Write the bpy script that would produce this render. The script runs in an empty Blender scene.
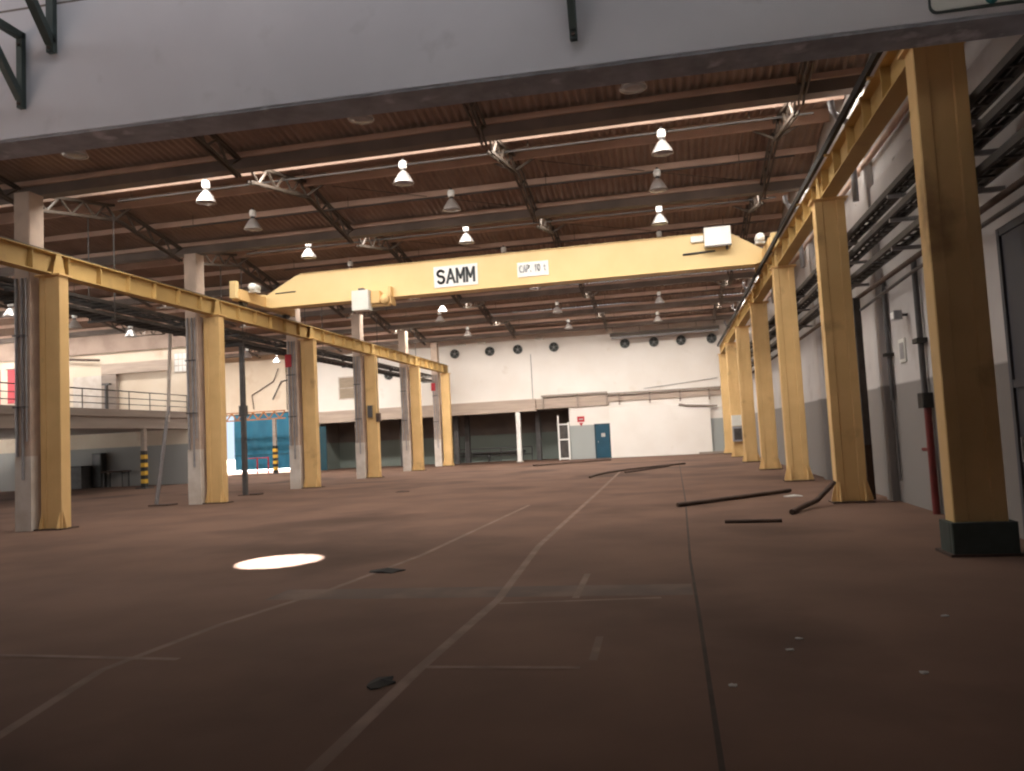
import bpy, math, random
from mathutils import Vector, Euler, Matrix
R = random.Random(7)
S = bpy.context.scene
COL = S.collection
PI = math.pi
ORD = ['first', 'second', 'third', 'fourth', 'fifth', 'sixth', 'seventh', 'eighth', 'ninth', 'tenth']

# ------------------------------------------------------------------ materials
def mat(name, c1, c2=None, scale=3.0, rough=0.7, metal=0.0, bump=0.0, contrast=(0.35, 0.65), spec=0.4, stretch=None,
        c3=None, s3=0.6, t3=(0.55, 0.7), detail=6):
    m = bpy.data.materials.new(name); m.use_nodes = True
    nt = m.node_tree; N = nt.nodes; L = nt.links
    b = N['Principled BSDF']
    b.inputs['Roughness'].default_value = rough
    b.inputs['Metallic'].default_value = metal
    b.inputs['Specular IOR Level'].default_value = spec
    b.inputs['Base Color'].default_value = (*c1, 1)
    if c2 is None: return m
    g = N.new('ShaderNodeNewGeometry')
    src = g.outputs['Position']
    if stretch:
        mp = N.new('ShaderNodeMapping'); mp.inputs['Scale'].default_value = stretch
        L.new(src, mp.inputs['Vector']); src = mp.outputs['Vector']
    def noise(sc, lo, hi):
        n = N.new('ShaderNodeTexNoise'); n.inputs['Scale'].default_value = sc; n.inputs['Detail'].default_value = detail
        L.new(src, n.inputs['Vector'])
        r = N.new('ShaderNodeMapRange'); r.inputs[1].default_value = lo; r.inputs[2].default_value = hi
        L.new(n.outputs['Fac'], r.inputs[0])
        return n, r
    n, r = noise(scale, *contrast)
    mx = N.new('ShaderNodeMix'); mx.data_type = 'RGBA'
    mx.inputs[6].default_value = (*c1, 1); mx.inputs[7].default_value = (*c2, 1)
    L.new(r.outputs[0], mx.inputs[0])
    out = mx.outputs[2]
    if c3 is not None:
        n3, r3 = noise(s3, *t3)
        m3 = N.new('ShaderNodeMix'); m3.data_type = 'RGBA'; m3.inputs[7].default_value = (*c3, 1)
        L.new(out, m3.inputs[6]); L.new(r3.outputs[0], m3.inputs[0]); out = m3.outputs[2]
    L.new(out, b.inputs['Base Color'])
    if bump:
        bp = N.new('ShaderNodeBump'); bp.inputs['Strength'].default_value = bump; bp.inputs['Distance'].default_value = 0.02
        L.new(n.outputs['Fac'], bp.inputs['Height']); L.new(bp.outputs['Normal'], b.inputs['Normal'])
    return m

def split_z(m, z0, c_low, soft=0.02):
    """a painted dado: below height z0 the surface is painted c_low"""
    nt = m.node_tree; N = nt.nodes; L = nt.links; b = N['Principled BSDF']
    src = b.inputs['Base Color'].links[0].from_socket
    g = N.new('ShaderNodeNewGeometry'); sx = N.new('ShaderNodeSeparateXYZ'); L.new(g.outputs['Position'], sx.inputs[0])
    r = N.new('ShaderNodeMapRange'); r.inputs[1].default_value = z0 + soft; r.inputs[2].default_value = z0 - soft
    L.new(sx.outputs['Z'], r.inputs[0])
    mu = N.new('ShaderNodeMix'); mu.data_type = 'RGBA'; mu.blend_type = 'MIX'
    mu.inputs[7].default_value = (*c_low, 1)
    L.new(r.outputs[0], mu.inputs[0]); L.new(src, mu.inputs[6]); L.new(mu.outputs[2], b.inputs['Base Color'])
    return m

M = {}
M['floor'] = mat('floor dusty concrete', (.165, .097, .071), (.120, .071, .053), scale=.55, rough=.80, bump=.15, spec=.16,
                 c3=(.078, .046, .034), s3=.23, t3=(.52, .66))
M['yellow'] = mat('yellow crane paint', (.74, .49, .22), (.66, .43, .185), scale=1.3, rough=.55, c3=(.30, .17, .07), s3=1.1, t3=(.63, .80))
M['shaded_yellow'] = mat('ochre runway paint', (.52, .35, .135), (.44, .29, .11), scale=1.1, rough=.6, c3=(.26, .16, .08), s3=1.0, t3=(.62, .82))  # crane yellow with the runway beams' weaker light darkened into the colour
M['cream'] = mat('cream yellow crane paint', (.80, .60, .30), (.75, .55, .26), scale=.8, rough=.45)
M['concrete'] = mat('raw column concrete', (.52, .40, .325), (.42, .325, .265), scale=2.0, rough=.85, bump=.2)
M['whitewash'] = mat('white column paint', (.66, .60, .55), (.55, .48, .42), scale=2.5, rough=.7)
M['lintelpaint'] = mat('white beam paint', (.74, .72, .75), (.67, .65, .68), scale=.8, rough=.8, bump=.1, c3=(.55, .53, .54), s3=2.2, t3=(.6, .8))
M['soffit'] = mat('bare beam soffit', (.42, .44, .50), (.30, .315, .36), scale=4, rough=.9, bump=.4, c3=(.62, .64, .70), s3=3.0, t3=(.60, .70))
M['mortar'] = mat('brown mortar joint', (.24, .20, .18), (.18, .15, .13), scale=5, rough=.9)
M['whitewall'] = mat('white wall paint', (.84, .80, .76), (.79, .74, .69), scale=.5, rough=.8, c3=(.66, .58, .50), s3=.8, t3=(.66, .85))
M['backdado'] = split_z(mat('white wall with grey dado', (.80, .76, .72), (.76, .71, .66), scale=.7, rough=.8), 2.2, (.36, .38, .37))
M['rightwall'] = split_z(mat('white wall with worn grey dado', (.56, .525, .51), (.48, .45, .44), scale=.7, rough=.85,
                             c3=(.36, .31, .28), s3=.7, t3=(.60, .78)), 2.25, (.22, .20, .19))
M['annexwall'] = split_z(mat('cream annex wall', (.78, .68, .56), (.70, .58, .46), scale=.5, rough=.8, c3=(.52, .36, .24), s3=.6, t3=(.60, .80)), 2.2, (.33, .33, .32))
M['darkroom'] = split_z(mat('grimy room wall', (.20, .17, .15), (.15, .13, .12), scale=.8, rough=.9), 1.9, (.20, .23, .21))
M['ledge'] = mat('stained ledge concrete', (.50, .40, .33), (.40, .32, .27), scale=1.5, rough=.85, stretch=(.4, 1, 4))
M['mezz'] = mat('mezzanine edge concrete', (.33, .27, .23), (.27, .22, .19), scale=1.2, rough=.85, stretch=(1, .3, 4))
M['sheet'] = mat('weathered fibre cement sheet', (.36, .27, .22), (.275, .20, .165), scale=1.2, rough=.9, c3=(.36, .28, .235), s3=3.0, t3=(.6, .8))
M['ceilingdark'] = mat('dark bay ceiling', (.10, .09, .085), (.08, .07, .065), scale=1, rough=.9)
M['purlin'] = mat('primer painted purlin', (.60, .42, .335), (.50, .35, .275), scale=1.5, rough=.65)
M['truss'] = mat('truss steel paint', (.11, .085, .068), (.085, .066, .052), scale=2, rough=.6)
M['gutter'] = mat('gutter sheet steel', (.17, .13, .11), (.12, .095, .08), scale=1.5, rough=.7)
M['steel'] = mat('dark grey steel', (.10, .095, .095), (.075, .07, .07), scale=4, rough=.5, metal=.2)
M['traysteel'] = mat('dusty tray steel', (.085, .075, .07), (.055, .05, .047), scale=3, rough=.6, metal=.2)
M['galv'] = mat('galvanised pipe', (.34, .33, .34), (.26, .25, .26), scale=4, rough=.45, metal=.3)
M['green'] = mat('green bracket paint', (.060, .078, .070), (.045, .06, .054), scale=6, rough=.6)
M['alu'] = mat('spun aluminium reflector', (.78, .74, .72), (.66, .62, .60), scale=4, rough=.32, metal=.75)
M['lampwhite'] = mat('white lamp housing', (.90, .90, .88), (.86, .86, .84), scale=6, rough=.25)
M['glass'] = mat('lamp lens', (.35, .35, .36), (.28, .28, .30), scale=6, rough=.2)
M['rail'] = mat('worn crane rail', (.09, .08, .075), (.06, .055, .05), scale=3, rough=.4, metal=.5)
M['white'] = mat('white enamel', (.86, .85, .82), (.80, .79, .76), scale=3, rough=.5)
M['boxgrey'] = mat('pale grey enclosure', (.72, .71, .66), (.66, .65, .60), scale=3, rough=.5)
M['ink'] = mat('dark grey lettering', (.055, .06, .065), (.04, .045, .05), scale=8, rough=.6)
M['fadedink'] = mat('faded lettering', (.26, .27, .31), (.60, .60, .60), scale=22, rough=.6, contrast=(.45, .55))
M['blue'] = mat('blue tarpaulin', (.030, .185, .30), (.024, .145, .245), scale=1.2, rough=.5, stretch=(1, 1, .5))
M['bluepaint'] = mat('blue door paint', (.013, .070, .115), (.011, .058, .095), scale=2, rough=.5)
M['tealpaint'] = mat('dark teal door paint', (.02, .07, .095), (.016, .055, .078), scale=2, rough=.5)
M['black'] = mat('black paint', (.020, .019, .018), (.03, .028, .025), scale=4, rough=.6)
M['stripe'] = mat('safety yellow band', (.70, .42, .05), (.60, .35, .04), scale=5, rough=.55)
M['orange'] = mat('orange rust primer', (.40, .17, .065), (.28, .12, .055), scale=3, rough=.75)
M['red'] = mat('red paint', (.52, .035, .05), (.42, .028, .04), scale=3, rough=.5)
M['darkred'] = mat('dark red pipe paint', (.17, .025, .022), (.12, .02, .018), scale=4, rough=.5)
M['rust'] = mat('rusty scrap steel', (.085, .052, .038), (.055, .036, .028), scale=5, rough=.8)
M['rubber'] = mat('black rubber', (.03, .026, .024), (.02, .018, .017), scale=5, rough=.8)
M['paper'] = mat('scrap paper', (.50, .48, .45), (.40, .38, .36), scale=9, rough=.9)
M['fan'] = mat('dark fan metal', (.12, .13, .128), (.09, .10, .098), scale=5, rough=.5)
M['line'] = mat('faded floor line', (.195, .122, .094), (.145, .087, .064), scale=2.2, rough=.7, contrast=(.43, .55))
M['crack'] = mat('floor joint filler', (.038, .026, .021), (.06, .04, .032), scale=4, rough=.9)
M['stain'] = mat('oil stained floor', (.085, .050, .037), (.145, .086, .064), scale=1.3, rough=.7, contrast=(.45, .65))
M['ground'] = mat('pale yard concrete', (.62, .60, .57), (.54, .52, .49), scale=.4, rough=.9)
M['teal'] = mat('teal emblem paint', (.02, .16, .17), (.017, .13, .14), scale=8, rough=.5)
M['bronze'] = mat('brown window blind', (.36, .29, .22), (.30, .24, .18), scale=2, rough=.7, stretch=(1, 1, 6))
def frosted():
    m = bpy.data.materials.new('frosted louvre glass'); m.use_nodes = True
    nt = m.node_tree; nt.nodes.remove(nt.nodes['Principled BSDF'])
    t = nt.nodes.new('ShaderNodeBsdfTranslucent'); t.inputs[0].default_value = (.10, .11, .12, 1)
    nt.links.new(t.outputs[0], nt.nodes['Material Output'].inputs[0]); return m
M['frost'] = frosted()

# ------------------------------------------------------------------ mesh helpers
ORG = {}
class MB:
    def __init__(s): s.v = []; s.f = []; s.sm = []
    def add(s, vs, fs, smooth=False):
        o = len(s.v); s.v += [Vector(p) for p in vs]
        for f in fs: s.f.append([i + o for i in f]); s.sm.append(smooth)
        return s
    def box(s, x0, x1, y0, y1, z0, z1):
        vs = [(x0, y0, z0), (x1, y0, z0), (x1, y1, z0), (x0, y1, z0), (x0, y0, z1), (x1, y0, z1), (x1, y1, z1), (x0, y1, z1)]
        return s.add(vs, [(3, 2, 1, 0), (4, 5, 6, 7), (0, 1, 5, 4), (1, 2, 6, 5), (2, 3, 7, 6), (3, 0, 4, 7)])
    def bbox(s, x0, x1, y0, y1, z0, z1, b=.012):
        """box whose upright edges are chamfered"""
        pts = [(x0 + b, y0), (x1 - b, y0), (x1, y0 + b), (x1, y1 - b), (x1 - b, y1), (x0 + b, y1), (x0, y1 - b), (x0, y0 + b)]
        return s.prism(pts, z0, z1)
    def prism(s, pts, z0, z1):
        n = len(pts)
        vs = [(x, y, z0) for x, y in pts] + [(x, y, z1) for x, y in pts]
        fs = [tuple(reversed(range(n))), tuple(range(n, 2 * n))] + [(i, (i + 1) % n, n + (i + 1) % n, n + i) for i in range(n)]
        return s.add(vs, fs)
    def prism_y(s, pts, y0, y1):
        """pts are (x, z), swept along y"""
        n = len(pts)
        vs = [(x, y0, z) for x, z in pts] + [(x, y1, z) for x, z in pts]
        fs = [tuple(range(n)), tuple(reversed(range(n, 2 * n)))] + [(i, n + i, n + (i + 1) % n, (i + 1) % n) for i in range(n)]
        return s.add(vs, fs)
    def prism_x(s, pts, x0, x1):
        """pts are (y, z), swept along x"""
        n = len(pts)
        vs = [(x0, y, z) for y, z in pts] + [(x1, y, z) for y, z in pts]
        fs = [tuple(reversed(range(n))), tuple(range(n, 2 * n))] + [(i, (i + 1) % n, n + (i + 1) % n, n + i) for i in range(n)]
        return s.add(vs, fs)
    def bar(s, p, q, w, h, up=(0, 0, 1)):
        p, q = Vector(p), Vector(q); d = (q - p).normalized(); u = Vector(up)
        if abs(d.dot(u)) > .98: u = Vector((0, 1, 0))
        r = d.cross(u).normalized() * (w / 2); t = r.cross(d).normalized() * (h / 2)
        vs = [p - r - t, p + r - t, p + r + t, p - r + t, q - r - t, q + r - t, q + r + t, q - r + t]
        return s.add(vs, [(3, 2, 1, 0), (4, 5, 6, 7), (0, 1, 5, 4), (1, 2, 6, 5), (2, 3, 7, 6), (3, 0, 4, 7)])
    def tube(s, pts, r, n=8):
        pts = [Vector(p) for p in pts]; rings = []
        for i, p in enumerate(pts):
            d = (pts[min(i + 1, len(pts) - 1)] - pts[max(i - 1, 0)]).normalized()
            u = Vector((0, 0, 1)) if abs(d.z) < .9 else Vector((0, 1, 0))
            a = d.cross(u).normalized(); b = a.cross(d)
            rings.append([p + a * (r * math.cos(2 * PI * k / n)) + b * (r * math.sin(2 * PI * k / n)) for k in range(n)])
        vs = [v for g in rings for v in g]; fs = []
        for i in range(len(pts) - 1):
            for k in range(n): fs.append((i * n + k, i * n + (k + 1) % n, (i + 1) * n + (k + 1) % n, (i + 1) * n + k))
        s.add(vs, fs, True)
        e = (len(pts) - 1) * n
        s.add(rings[0], [tuple(reversed(range(n)))]); s.add(rings[-1], [tuple(range(n))])
        return s
    def lathe(s, prof, c=(0, 0, 0), n=20, axis='z'):
        vs = []; fs = []
        for (r, h) in prof:
            for k in range(n):
                a = 2 * PI * k / n
                if axis == 'z': vs.append((c[0] + r * math.cos(a), c[1] + r * math.sin(a), c[2] + h))
                else: vs.append((c[0] + r * math.cos(a), c[1] + h, c[2] + r * math.sin(a)))
        for i in range(len(prof) - 1):
            for k in range(n): fs.append((i * n + k, i * n + (k + 1) % n, (i + 1) * n + (k + 1) % n, (i + 1) * n + k))
        return s.add(vs, fs, True)
    def build(s, name, m, parent=None, recalc=True):
        o = ORG.get(parent.name, Vector((0, 0, 0))) if parent else Vector((0, 0, 0))
        me = bpy.data.meshes.new(name)
        me.from_pydata([v - o for v in s.v], [], s.f)
        me.polygons.foreach_set('use_smooth', s.sm)
        if recalc:
            import bmesh
            b = bmesh.new(); b.from_mesh(me); bmesh.ops.recalc_face_normals(b, faces=b.faces); b.to_mesh(me); b.free()
        me.materials.append(M[m]); me.update()
        ob = bpy.data.objects.new(name, me); COL.objects.link(ob)
        if parent: ob.parent = parent
        ORG[ob.name] = o.copy()
        return ob

def tag(o, label, cat, group=None):
    o['label'] = label; o['category'] = cat
    if group: o['group'] = group
    return o
def thing(name, label, cat, loc, group=None):
    o = bpy.data.objects.new(name, None); o.empty_display_size = .2; COL.objects.link(o)
    o.location = loc; ORG[o.name] = Vector(loc)
    return tag(o, label, cat, group)
def struct(name, mb, m):
    o = mb.build(name, m); o['kind'] = 'structure'; return o
def dup(root, loc, label, group=None):
    r = root.copy(); COL.objects.link(r); r.location = loc; r['label'] = label
    if group: r['group'] = group
    for ch in list(root.children):
        c = ch.copy(); COL.objects.link(c); c.parent = r
        for g in list(ch.children):
            d = g.copy(); COL.objects.link(d); d.parent = c
    return r
def arc(cx, cz, rx, rz, a0, a1, n=8):
    return [(cx + rx * math.cos(math.radians(a0 + (a1 - a0) * i / n)), cz + rz * math.sin(math.radians(a0 + (a1 - a0) * i / n))) for i in range(n + 1)]
GLYPH = {
    'S': [arc(.5, .74, .42, .21, 25, 270, 12) + arc(.5, .28, .42, .24, 90, -155, 12)],
    'A': [[(.0, .0), (.5, 1.0), (1.0, .0)], [(.2, .32), (.8, .32)]],
    'M': [[(.04, .0), (.04, 1.0), (.5, .30), (.96, 1.0), (.96, .0)]],
    'C': [arc(.55, .5, .5, .48, 50, 310, 14)],
    'P': [[(.08, 0), (.08, .97), (.5, .97)] + arc(.5, .73, .42, .24, 90, -90, 8) + [(.08, .49)]],
    '.': [[(.4, .0), (.4, .12)]],
    '1': [[(.25, .8), (.55, 1.0), (.55, 0)]],
    '0': [arc(.5, .5, .42, .48, 0, 360, 18)],
    't': [[(.45, .85), (.45, .12), (.75, .02)], [(.15, .62), (.8, .62)]],
}
def lettering(txt, m, parent, width, height, loc, stroke, gap=.3, thick=.010):
    """flat painted capitals, each letter drawn as strokes on the plate"""
    adv = {'.': .45, ' ': .6, '1': .75}
    tot = sum(adv.get(c, 1.0) for c in txt) + gap * (len(txt) - 1); k = width / tot
    x = loc[0] - width / 2
    for c in txt:
        w = adv.get(c, 1.0) * k
        if c != ' ':
            mb = MB()
            for line in GLYPH[c]:
                P = [Vector((x + px * w, loc[1], loc[2] - height / 2 + stroke / 2 + pz * (height - stroke))) for px, pz in line]
                for a, b in zip(P[:-1], P[1:]):
                    d = (b - a).normalized() * stroke * .35
                    mb.bar(a - d, b + d, stroke, thick, (0, 1, 0))
            mb.build('letter', m, parent)
        x += w + gap * k

# ------------------------------------------------------------------ dimensions (metres; camera stands over the origin)
YL = [15.69, 22.34, 29.06, 35.76, 42.46, 48.59]          # front faces of the left crane columns
YR = [9.75, 16.21, 22.71, 29.05, 35.78, 42.33, 48.42]    # and of the right ones
VAL = [9.75 + 6.48 * k for k in range(7)]                # roof valleys
BACK = 50.4; XW = 4.25; XA = -41.0
ZV, ZRD = 8.62, 9.22                                     # sheet height at valley and ridge
LY0, LY1, LZ = 7.3, 7.75, 5.14                           # lintel

# ------------------------------------------------------------------ setting
struct('floor', MB().box(XA - .3, XW + .3, -14, 56.5, -.4, 0), 'floor')
g = MB().box(-160, 120, -120, 190, -.75, -.45).build('trim_20', 'ground'); g['kind'] = 'structure'
# lintel beam, block wall over it
TLN = math.tan(math.radians(2.25))
def ly(x): return LY0 + TLN * max(x, -9.0)
def wallrun(mb, d0, d1, z0, z1):
    pts = [(XA, ly(XA) + d0), (-9, ly(-9) + d0), (XW + 4, ly(XW + 4) + d0), (XW + 4, ly(XW + 4) + d1), (-9, ly(-9) + d1), (XA, ly(XA) + d1)]
    return mb.prism(pts, z0, z1)
mb = MB(); wallrun(mb, 0, .45, LZ + .03, 6.62); wallrun(mb, .03, .45, 6.66, 10.2); struct('wall_front', mb, 'lintelpaint')
mb = MB(); wallrun(mb, .015, .44, LZ, LZ + .03); struct('trim_1', mb, 'soffit')
mb = MB(); wallrun(mb, .02, .43, 6.62, 6.66); struct('trim_2', mb, 'mortar')
struct('wall_pier', MB().box(XA, -16.5, ly(-20) + .03, ly(-20) + .44, 0, LZ), 'annexwall')
# bay the camera stands in
cb = MB(); cb.box(-16.2, -16.0, -14, -9.5, 0, 8); cb.box(-16.2, -16.0, 3.5, ly(-16), 0, 8); cb.box(-16.2, -16.0, -9.5, 3.5, 4.6, 8)
struct('wall_west', cb, 'rightwall')
struct('wall_light_blocker', MB().box(-9.25, -9.05, -14, 6.0, 0, 3.4), 'rightwall')  # unseen wall, added to block doorway light from the nearest right column
struct('wall_rear', MB().box(-16.2, XW + 4, -14.2, -14, 0, 8), 'rightwall')
struct('ceiling_bay', MB().box(-16.4, XW + 4, -14.2, 5.4, 8, 8.2).box(-16.4, XW + 4, 6.0, ly(-16) + .1, 8, 8.2).box(-16.4, XW + 4, 5.35, 5.4, 8.2, 8.22).box(-16.4, XW + 4, 6.0, 6.05, 8.2, 9.0), 'ceilingdark')
w4 = MB().add([(-16.4, 5.35, 8.22), (XW + 4, 5.35, 8.22), (XW + 4, 6.02, 8.98), (-16.4, 6.02, 8.98)], [(0, 1, 2, 3)]).build('window_added', 'frost'); w4['kind'] = 'structure'  # unseen glazing, added to go with the lintel fill lamp
# right wall with the slit of daylight gaps under the cladding
rw = MB(); rw.box(XW, XW + .25, -14, BACK, 0, 6.22)
y = 7.75; rr = random.Random(3)
gaps = []
for k in range(7):
    base = VAL[k]
    for off in (1.5, 2.9, 3.35, 4.1, 5.0):
        gaps.append((base + off, base + off + rr.uniform(.10, .24)))
for (a, b) in gaps:
    if a > BACK: break
    rw.box(XW, XW + .25, y, a, 6.22, 6.32); y = b
rw.box(XW, XW + .25, y, BACK, 6.22, 6.32)
rw.box(XW, XW + .25, LY1, BACK, 6.32, 9.6)
struct('wall_right', rw, 'rightwall')
WY0, WY1, WZ0, WZ1 = 9.0, 37.4, 4.4, 8.3
lw = MB().box(XA - .25, XA, LY0 - 1, BACK, 2.9, WZ0).box(XA - .25, XA, LY0 - 1, BACK, 0, .9).box(XA - .25, XA, LY0 - 1, 18, .9, 2.9).box(XA - .25, XA, 37.4, BACK, .9, 2.9).box(XA - .25, XA, LY0 - 1, BACK, WZ1, 9.9).box(XA - .25, XA, LY0 - 1, WY0, WZ0, WZ1).box(XA - .25, XA, WY1, BACK, WZ0, WZ1)
struct('wall_left', lw, 'annexwall')
fr = MB()
for i in range(15): y = WY0 + (WY1 - WY0) * i / 14; fr.box(XA - .16, XA - .04, y - .04, y + .04, WZ0, WZ1)
for i in range(5): z = WZ0 + (WZ1 - WZ0) * i / 4; fr.box(XA - .16, XA - .04, WY0, WY1, z - .035, z + .035)
for i in range(10): y = 18 + 19.4 * i / 9; fr.box(XA - .16, XA - .04, y - .04, y + .04, .9, 2.9)
w5 = fr.build('window_5', 'traysteel'); w5['kind'] = 'structure'
l = bpy.data.lights.new('side window daylight', 'AREA'); l.shape = 'RECTANGLE'; l.size = WY1 - WY0 - .1; l.size_y = WZ1 - WZ0 - .1; l.energy = 900; l.color = (1, .96, .90)
o = bpy.data.objects.new('side_window_daylight', l); COL.objects.link(o); o.location = (XA - .2, (WY0 + WY1) / 2, (WZ0 + WZ1) / 2)
o.rotation_euler = Matrix(((0, 0, -1), (1, 0, 0), (0, -1, 0))).to_euler()
l = bpy.data.lights.new('low annex fill', 'AREA'); l.shape = 'RECTANGLE'; l.size = 19.2; l.size_y = 1.9; l.energy = 260; l.color = (1, .96, .90)  # unseen low window light, added to brighten the wall under the mezzanine
o = bpy.data.objects.new('low_annex_fill', l); COL.objects.link(o); o.location = (XA - .2, 27.7, 1.9); o.rotation_euler = Matrix(((0, 0, -1), (1, 0, 0), (0, -1, 0))).to_euler()
# far wall: upper wall, lower recesses
bw = MB(); bw.box(-24.6, XW, BACK, BACK + .3, 4.08, 9.6); bw.box(-24.6, -24.3, BACK, BACK + .3, 0, 4.08)
struct('wall_back', bw, 'whitewall')
aw = MB()
aw.box(XA, -31.95, BACK, BACK + .3, 0, 9.6); aw.box(-31.95, -26.0, BACK, BACK + .3, 4.2, 9.6); aw.box(-26.0, -24.6, BACK, BACK + .3, 0, 9.6)
struct('wall_annex', aw, 'annexwall')
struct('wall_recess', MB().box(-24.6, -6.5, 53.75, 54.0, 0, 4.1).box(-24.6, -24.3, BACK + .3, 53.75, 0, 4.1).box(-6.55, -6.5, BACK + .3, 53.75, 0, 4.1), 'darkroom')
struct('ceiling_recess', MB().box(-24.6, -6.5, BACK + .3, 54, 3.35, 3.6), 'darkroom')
struct('trim_3', MB().box(-24.3, -8.7, BACK - .28, BACK + .3, 3.3, 4.1).box(-24.3, -8.7, BACK - .34, BACK - .28, 3.3, 3.42), 'ledge')
struct('trim_4', MB().box(-8.7, -3.9, BACK - .12, BACK + .3, 3.42, 4.08), 'ledge')
struct('wall_alcove', MB().box(-6.55, -3.9, BACK, BACK + .3, 0, 3.42), 'backdado')
struct('wall_panel', MB().box(-3.9, 2.45, BACK - .22, BACK, 0, 3.24), 'whitewall')
struct('wall_corner', MB().box(-3.9, XW, BACK, BACK + .3, 0, 4.08), 'backdado')
struct('trim_5', MB().box(1.6, 3.2, BACK - .7, BACK - .22, 0, .12), 'mezz')
struct('trim_6', MB().box(-8.4, 3.25, BACK - .14, BACK, 3.66, 3.98), 'ledge')
# annex: mezzanine and its wall
struct('wall_mezzanine', MB().box(XA, -26.1, 38.3, 38.5, 0, 9.3), 'annexwall')
struct('floor_mezzanine', MB().box(XA, -26.1, LY1, 38.3, 3.03, 3.95).box(-26.1, -26.0, LY1, 38.3, 3.6, 3.95), 'mezz')

# corrugated roof: every bay is a small gable with its ridge across the hall
PITCH = .177
def corr(mb, xa, xb, ya, za, yb, zb, ny=1, hole=None):
    n = int((xb - xa) / (PITCH / 6)); vs = []; fs = []
    for i in range(n + 1):
        x = xa + (xb - xa) * i / n
        dz = max(-.03, min(.03, .046 * math.cos(2 * PI * x / PITCH)))
        for j in range(ny + 1):
            t = j / ny; vs.append((x, ya + (yb - ya) * t, za + (zb - za) * t + dz))
    for i in range(n):
        for j in range(ny):
            if hole:
                cx = xa + (xb - xa) * (i + .5) / n; cy = ya + (yb - ya) * (j + .5) / ny
                if ((cx - hole[0]) / hole[2]) ** 2 + ((cy - hole[1]) / hole[3]) ** 2 < 1: continue
            a = i * (ny + 1) + j; fs.append((a, a + ny + 1, a + ny + 2, a + 1))
    mb.add(vs, fs, True)
SUN = Vector((-.10, .349, .91)).normalized()              # towards the sun
patch = Vector((-5.68, 10.42, 0)); tt = 8.83 / SUN.z
HOLE = (patch.x + SUN.x * tt, patch.y + SUN.y * tt, .60, .60)
OPEN = .62                                               # width of the ridge lanterns
LANT = {}
roof = MB()
SK0, SK1 = .24, 1.0                         # translucent strips low on the slopes behind the gutters
for k in range(6):
    v0, v1 = VAL[k], VAL[k + 1]; rd = (v0 + v1) / 2
    zs_ = lambda y: ZV + (ZRD - ZV) * (y - v0) / (rd - v0)
    corr(roof, XA, XW + .2, v0, ZV, v0 + SK0, zs_(v0 + SK0)); corr(roof, XA, XW + .2, v0 + SK1, zs_(v0 + SK1), rd, ZRD)
    ys = rd + (OPEN if k in LANT else 0); zs = ZRD - (ZRD - ZV) * (ys - rd) / (v1 - rd)
    if k == 0:
        corr(roof, XA, HOLE[0] - .9, ys, zs, v1, ZV); corr(roof, HOLE[0] + .9, XW + .2, ys, zs, v1, ZV)
        corr(roof, HOLE[0] - .9, HOLE[0] + .9, ys, zs, v1, ZV, 70, HOLE)
    else:
        corr(roof, XA, XW + .2, ys, zs, v1, ZV)
corr(roof, XA, XW + .2, LY1 - 1.2, ZV + .19, VAL[0], ZV)
corr(roof, XA, XW + .2, VAL[6], ZV, 51.0, ZV + .2)
o = roof.build('ceiling', 'sheet', recalc=False); o['kind'] = 'structure'
# translucent roof strips: daylight comes in through them
glz = MB()
SLOPE = math.atan((ZRD - ZV) / 3.24)
def skylight(x0, x1, k, power, col=(1, .93, .84)):
    y = VAL[k] + (SK0 + SK1) / 2
    l = bpy.data.lights.new('roof strip daylight', 'AREA'); l.shape = 'RECTANGLE'
    l.size = x1 - x0; l.size_y = (SK1 - SK0) / math.cos(SLOPE); l.energy = power * (x1 - x0); l.color = col
    o = bpy.data.objects.new('roof_strip_daylight', l); COL.objects.link(o)
    o.location = ((x0 + x1) / 2, y, ZV + math.tan(SLOPE) * (y - VAL[k]) - .05); o.rotation_euler = (SLOPE, 0, 0)
for k in range(6):
    a, b = VAL[k] + SK0, VAL[k] + SK1
    corr(glz, XA, XW + .2, a, ZV + math.tan(SLOPE) * SK0, b, ZV + math.tan(SLOPE) * SK1)
def lintel_fill(x0, x1, power):  # unseen overhead fill, added and tilted to brighten the lintel and spare the floor
    l = bpy.data.lights.new('lintel fill lamp', 'AREA'); l.shape = 'RECTANGLE'; l.size = x1 - x0; l.size_y = .56; l.energy = power * (x1 - x0); l.color = (.95, .95, 1)
    o = bpy.data.objects.new('lintel_fill_lamp', l); COL.objects.link(o); o.location = ((x0 + x1) / 2, 5.7, 8.3); o.rotation_euler = (math.radians(80), 0, 0)
lintel_fill(-15, 0, 9.5)
GL = {0: 18, 1: 62, 2: 31, 3: 52, 4: 58, 5: 88}
GA = {0: 8, 1: 16, 2: 17, 3: 17, 4: 24, 5: 105}
for k in range(6):
    skylight(-14.6, 4.2 if k else 0.5, k, GL[k]); skylight(-40.8, -15.2, k, GA[k])
o = glz.build('window_1', 'frost', recalc=False); o['kind'] = 'structure'

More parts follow.
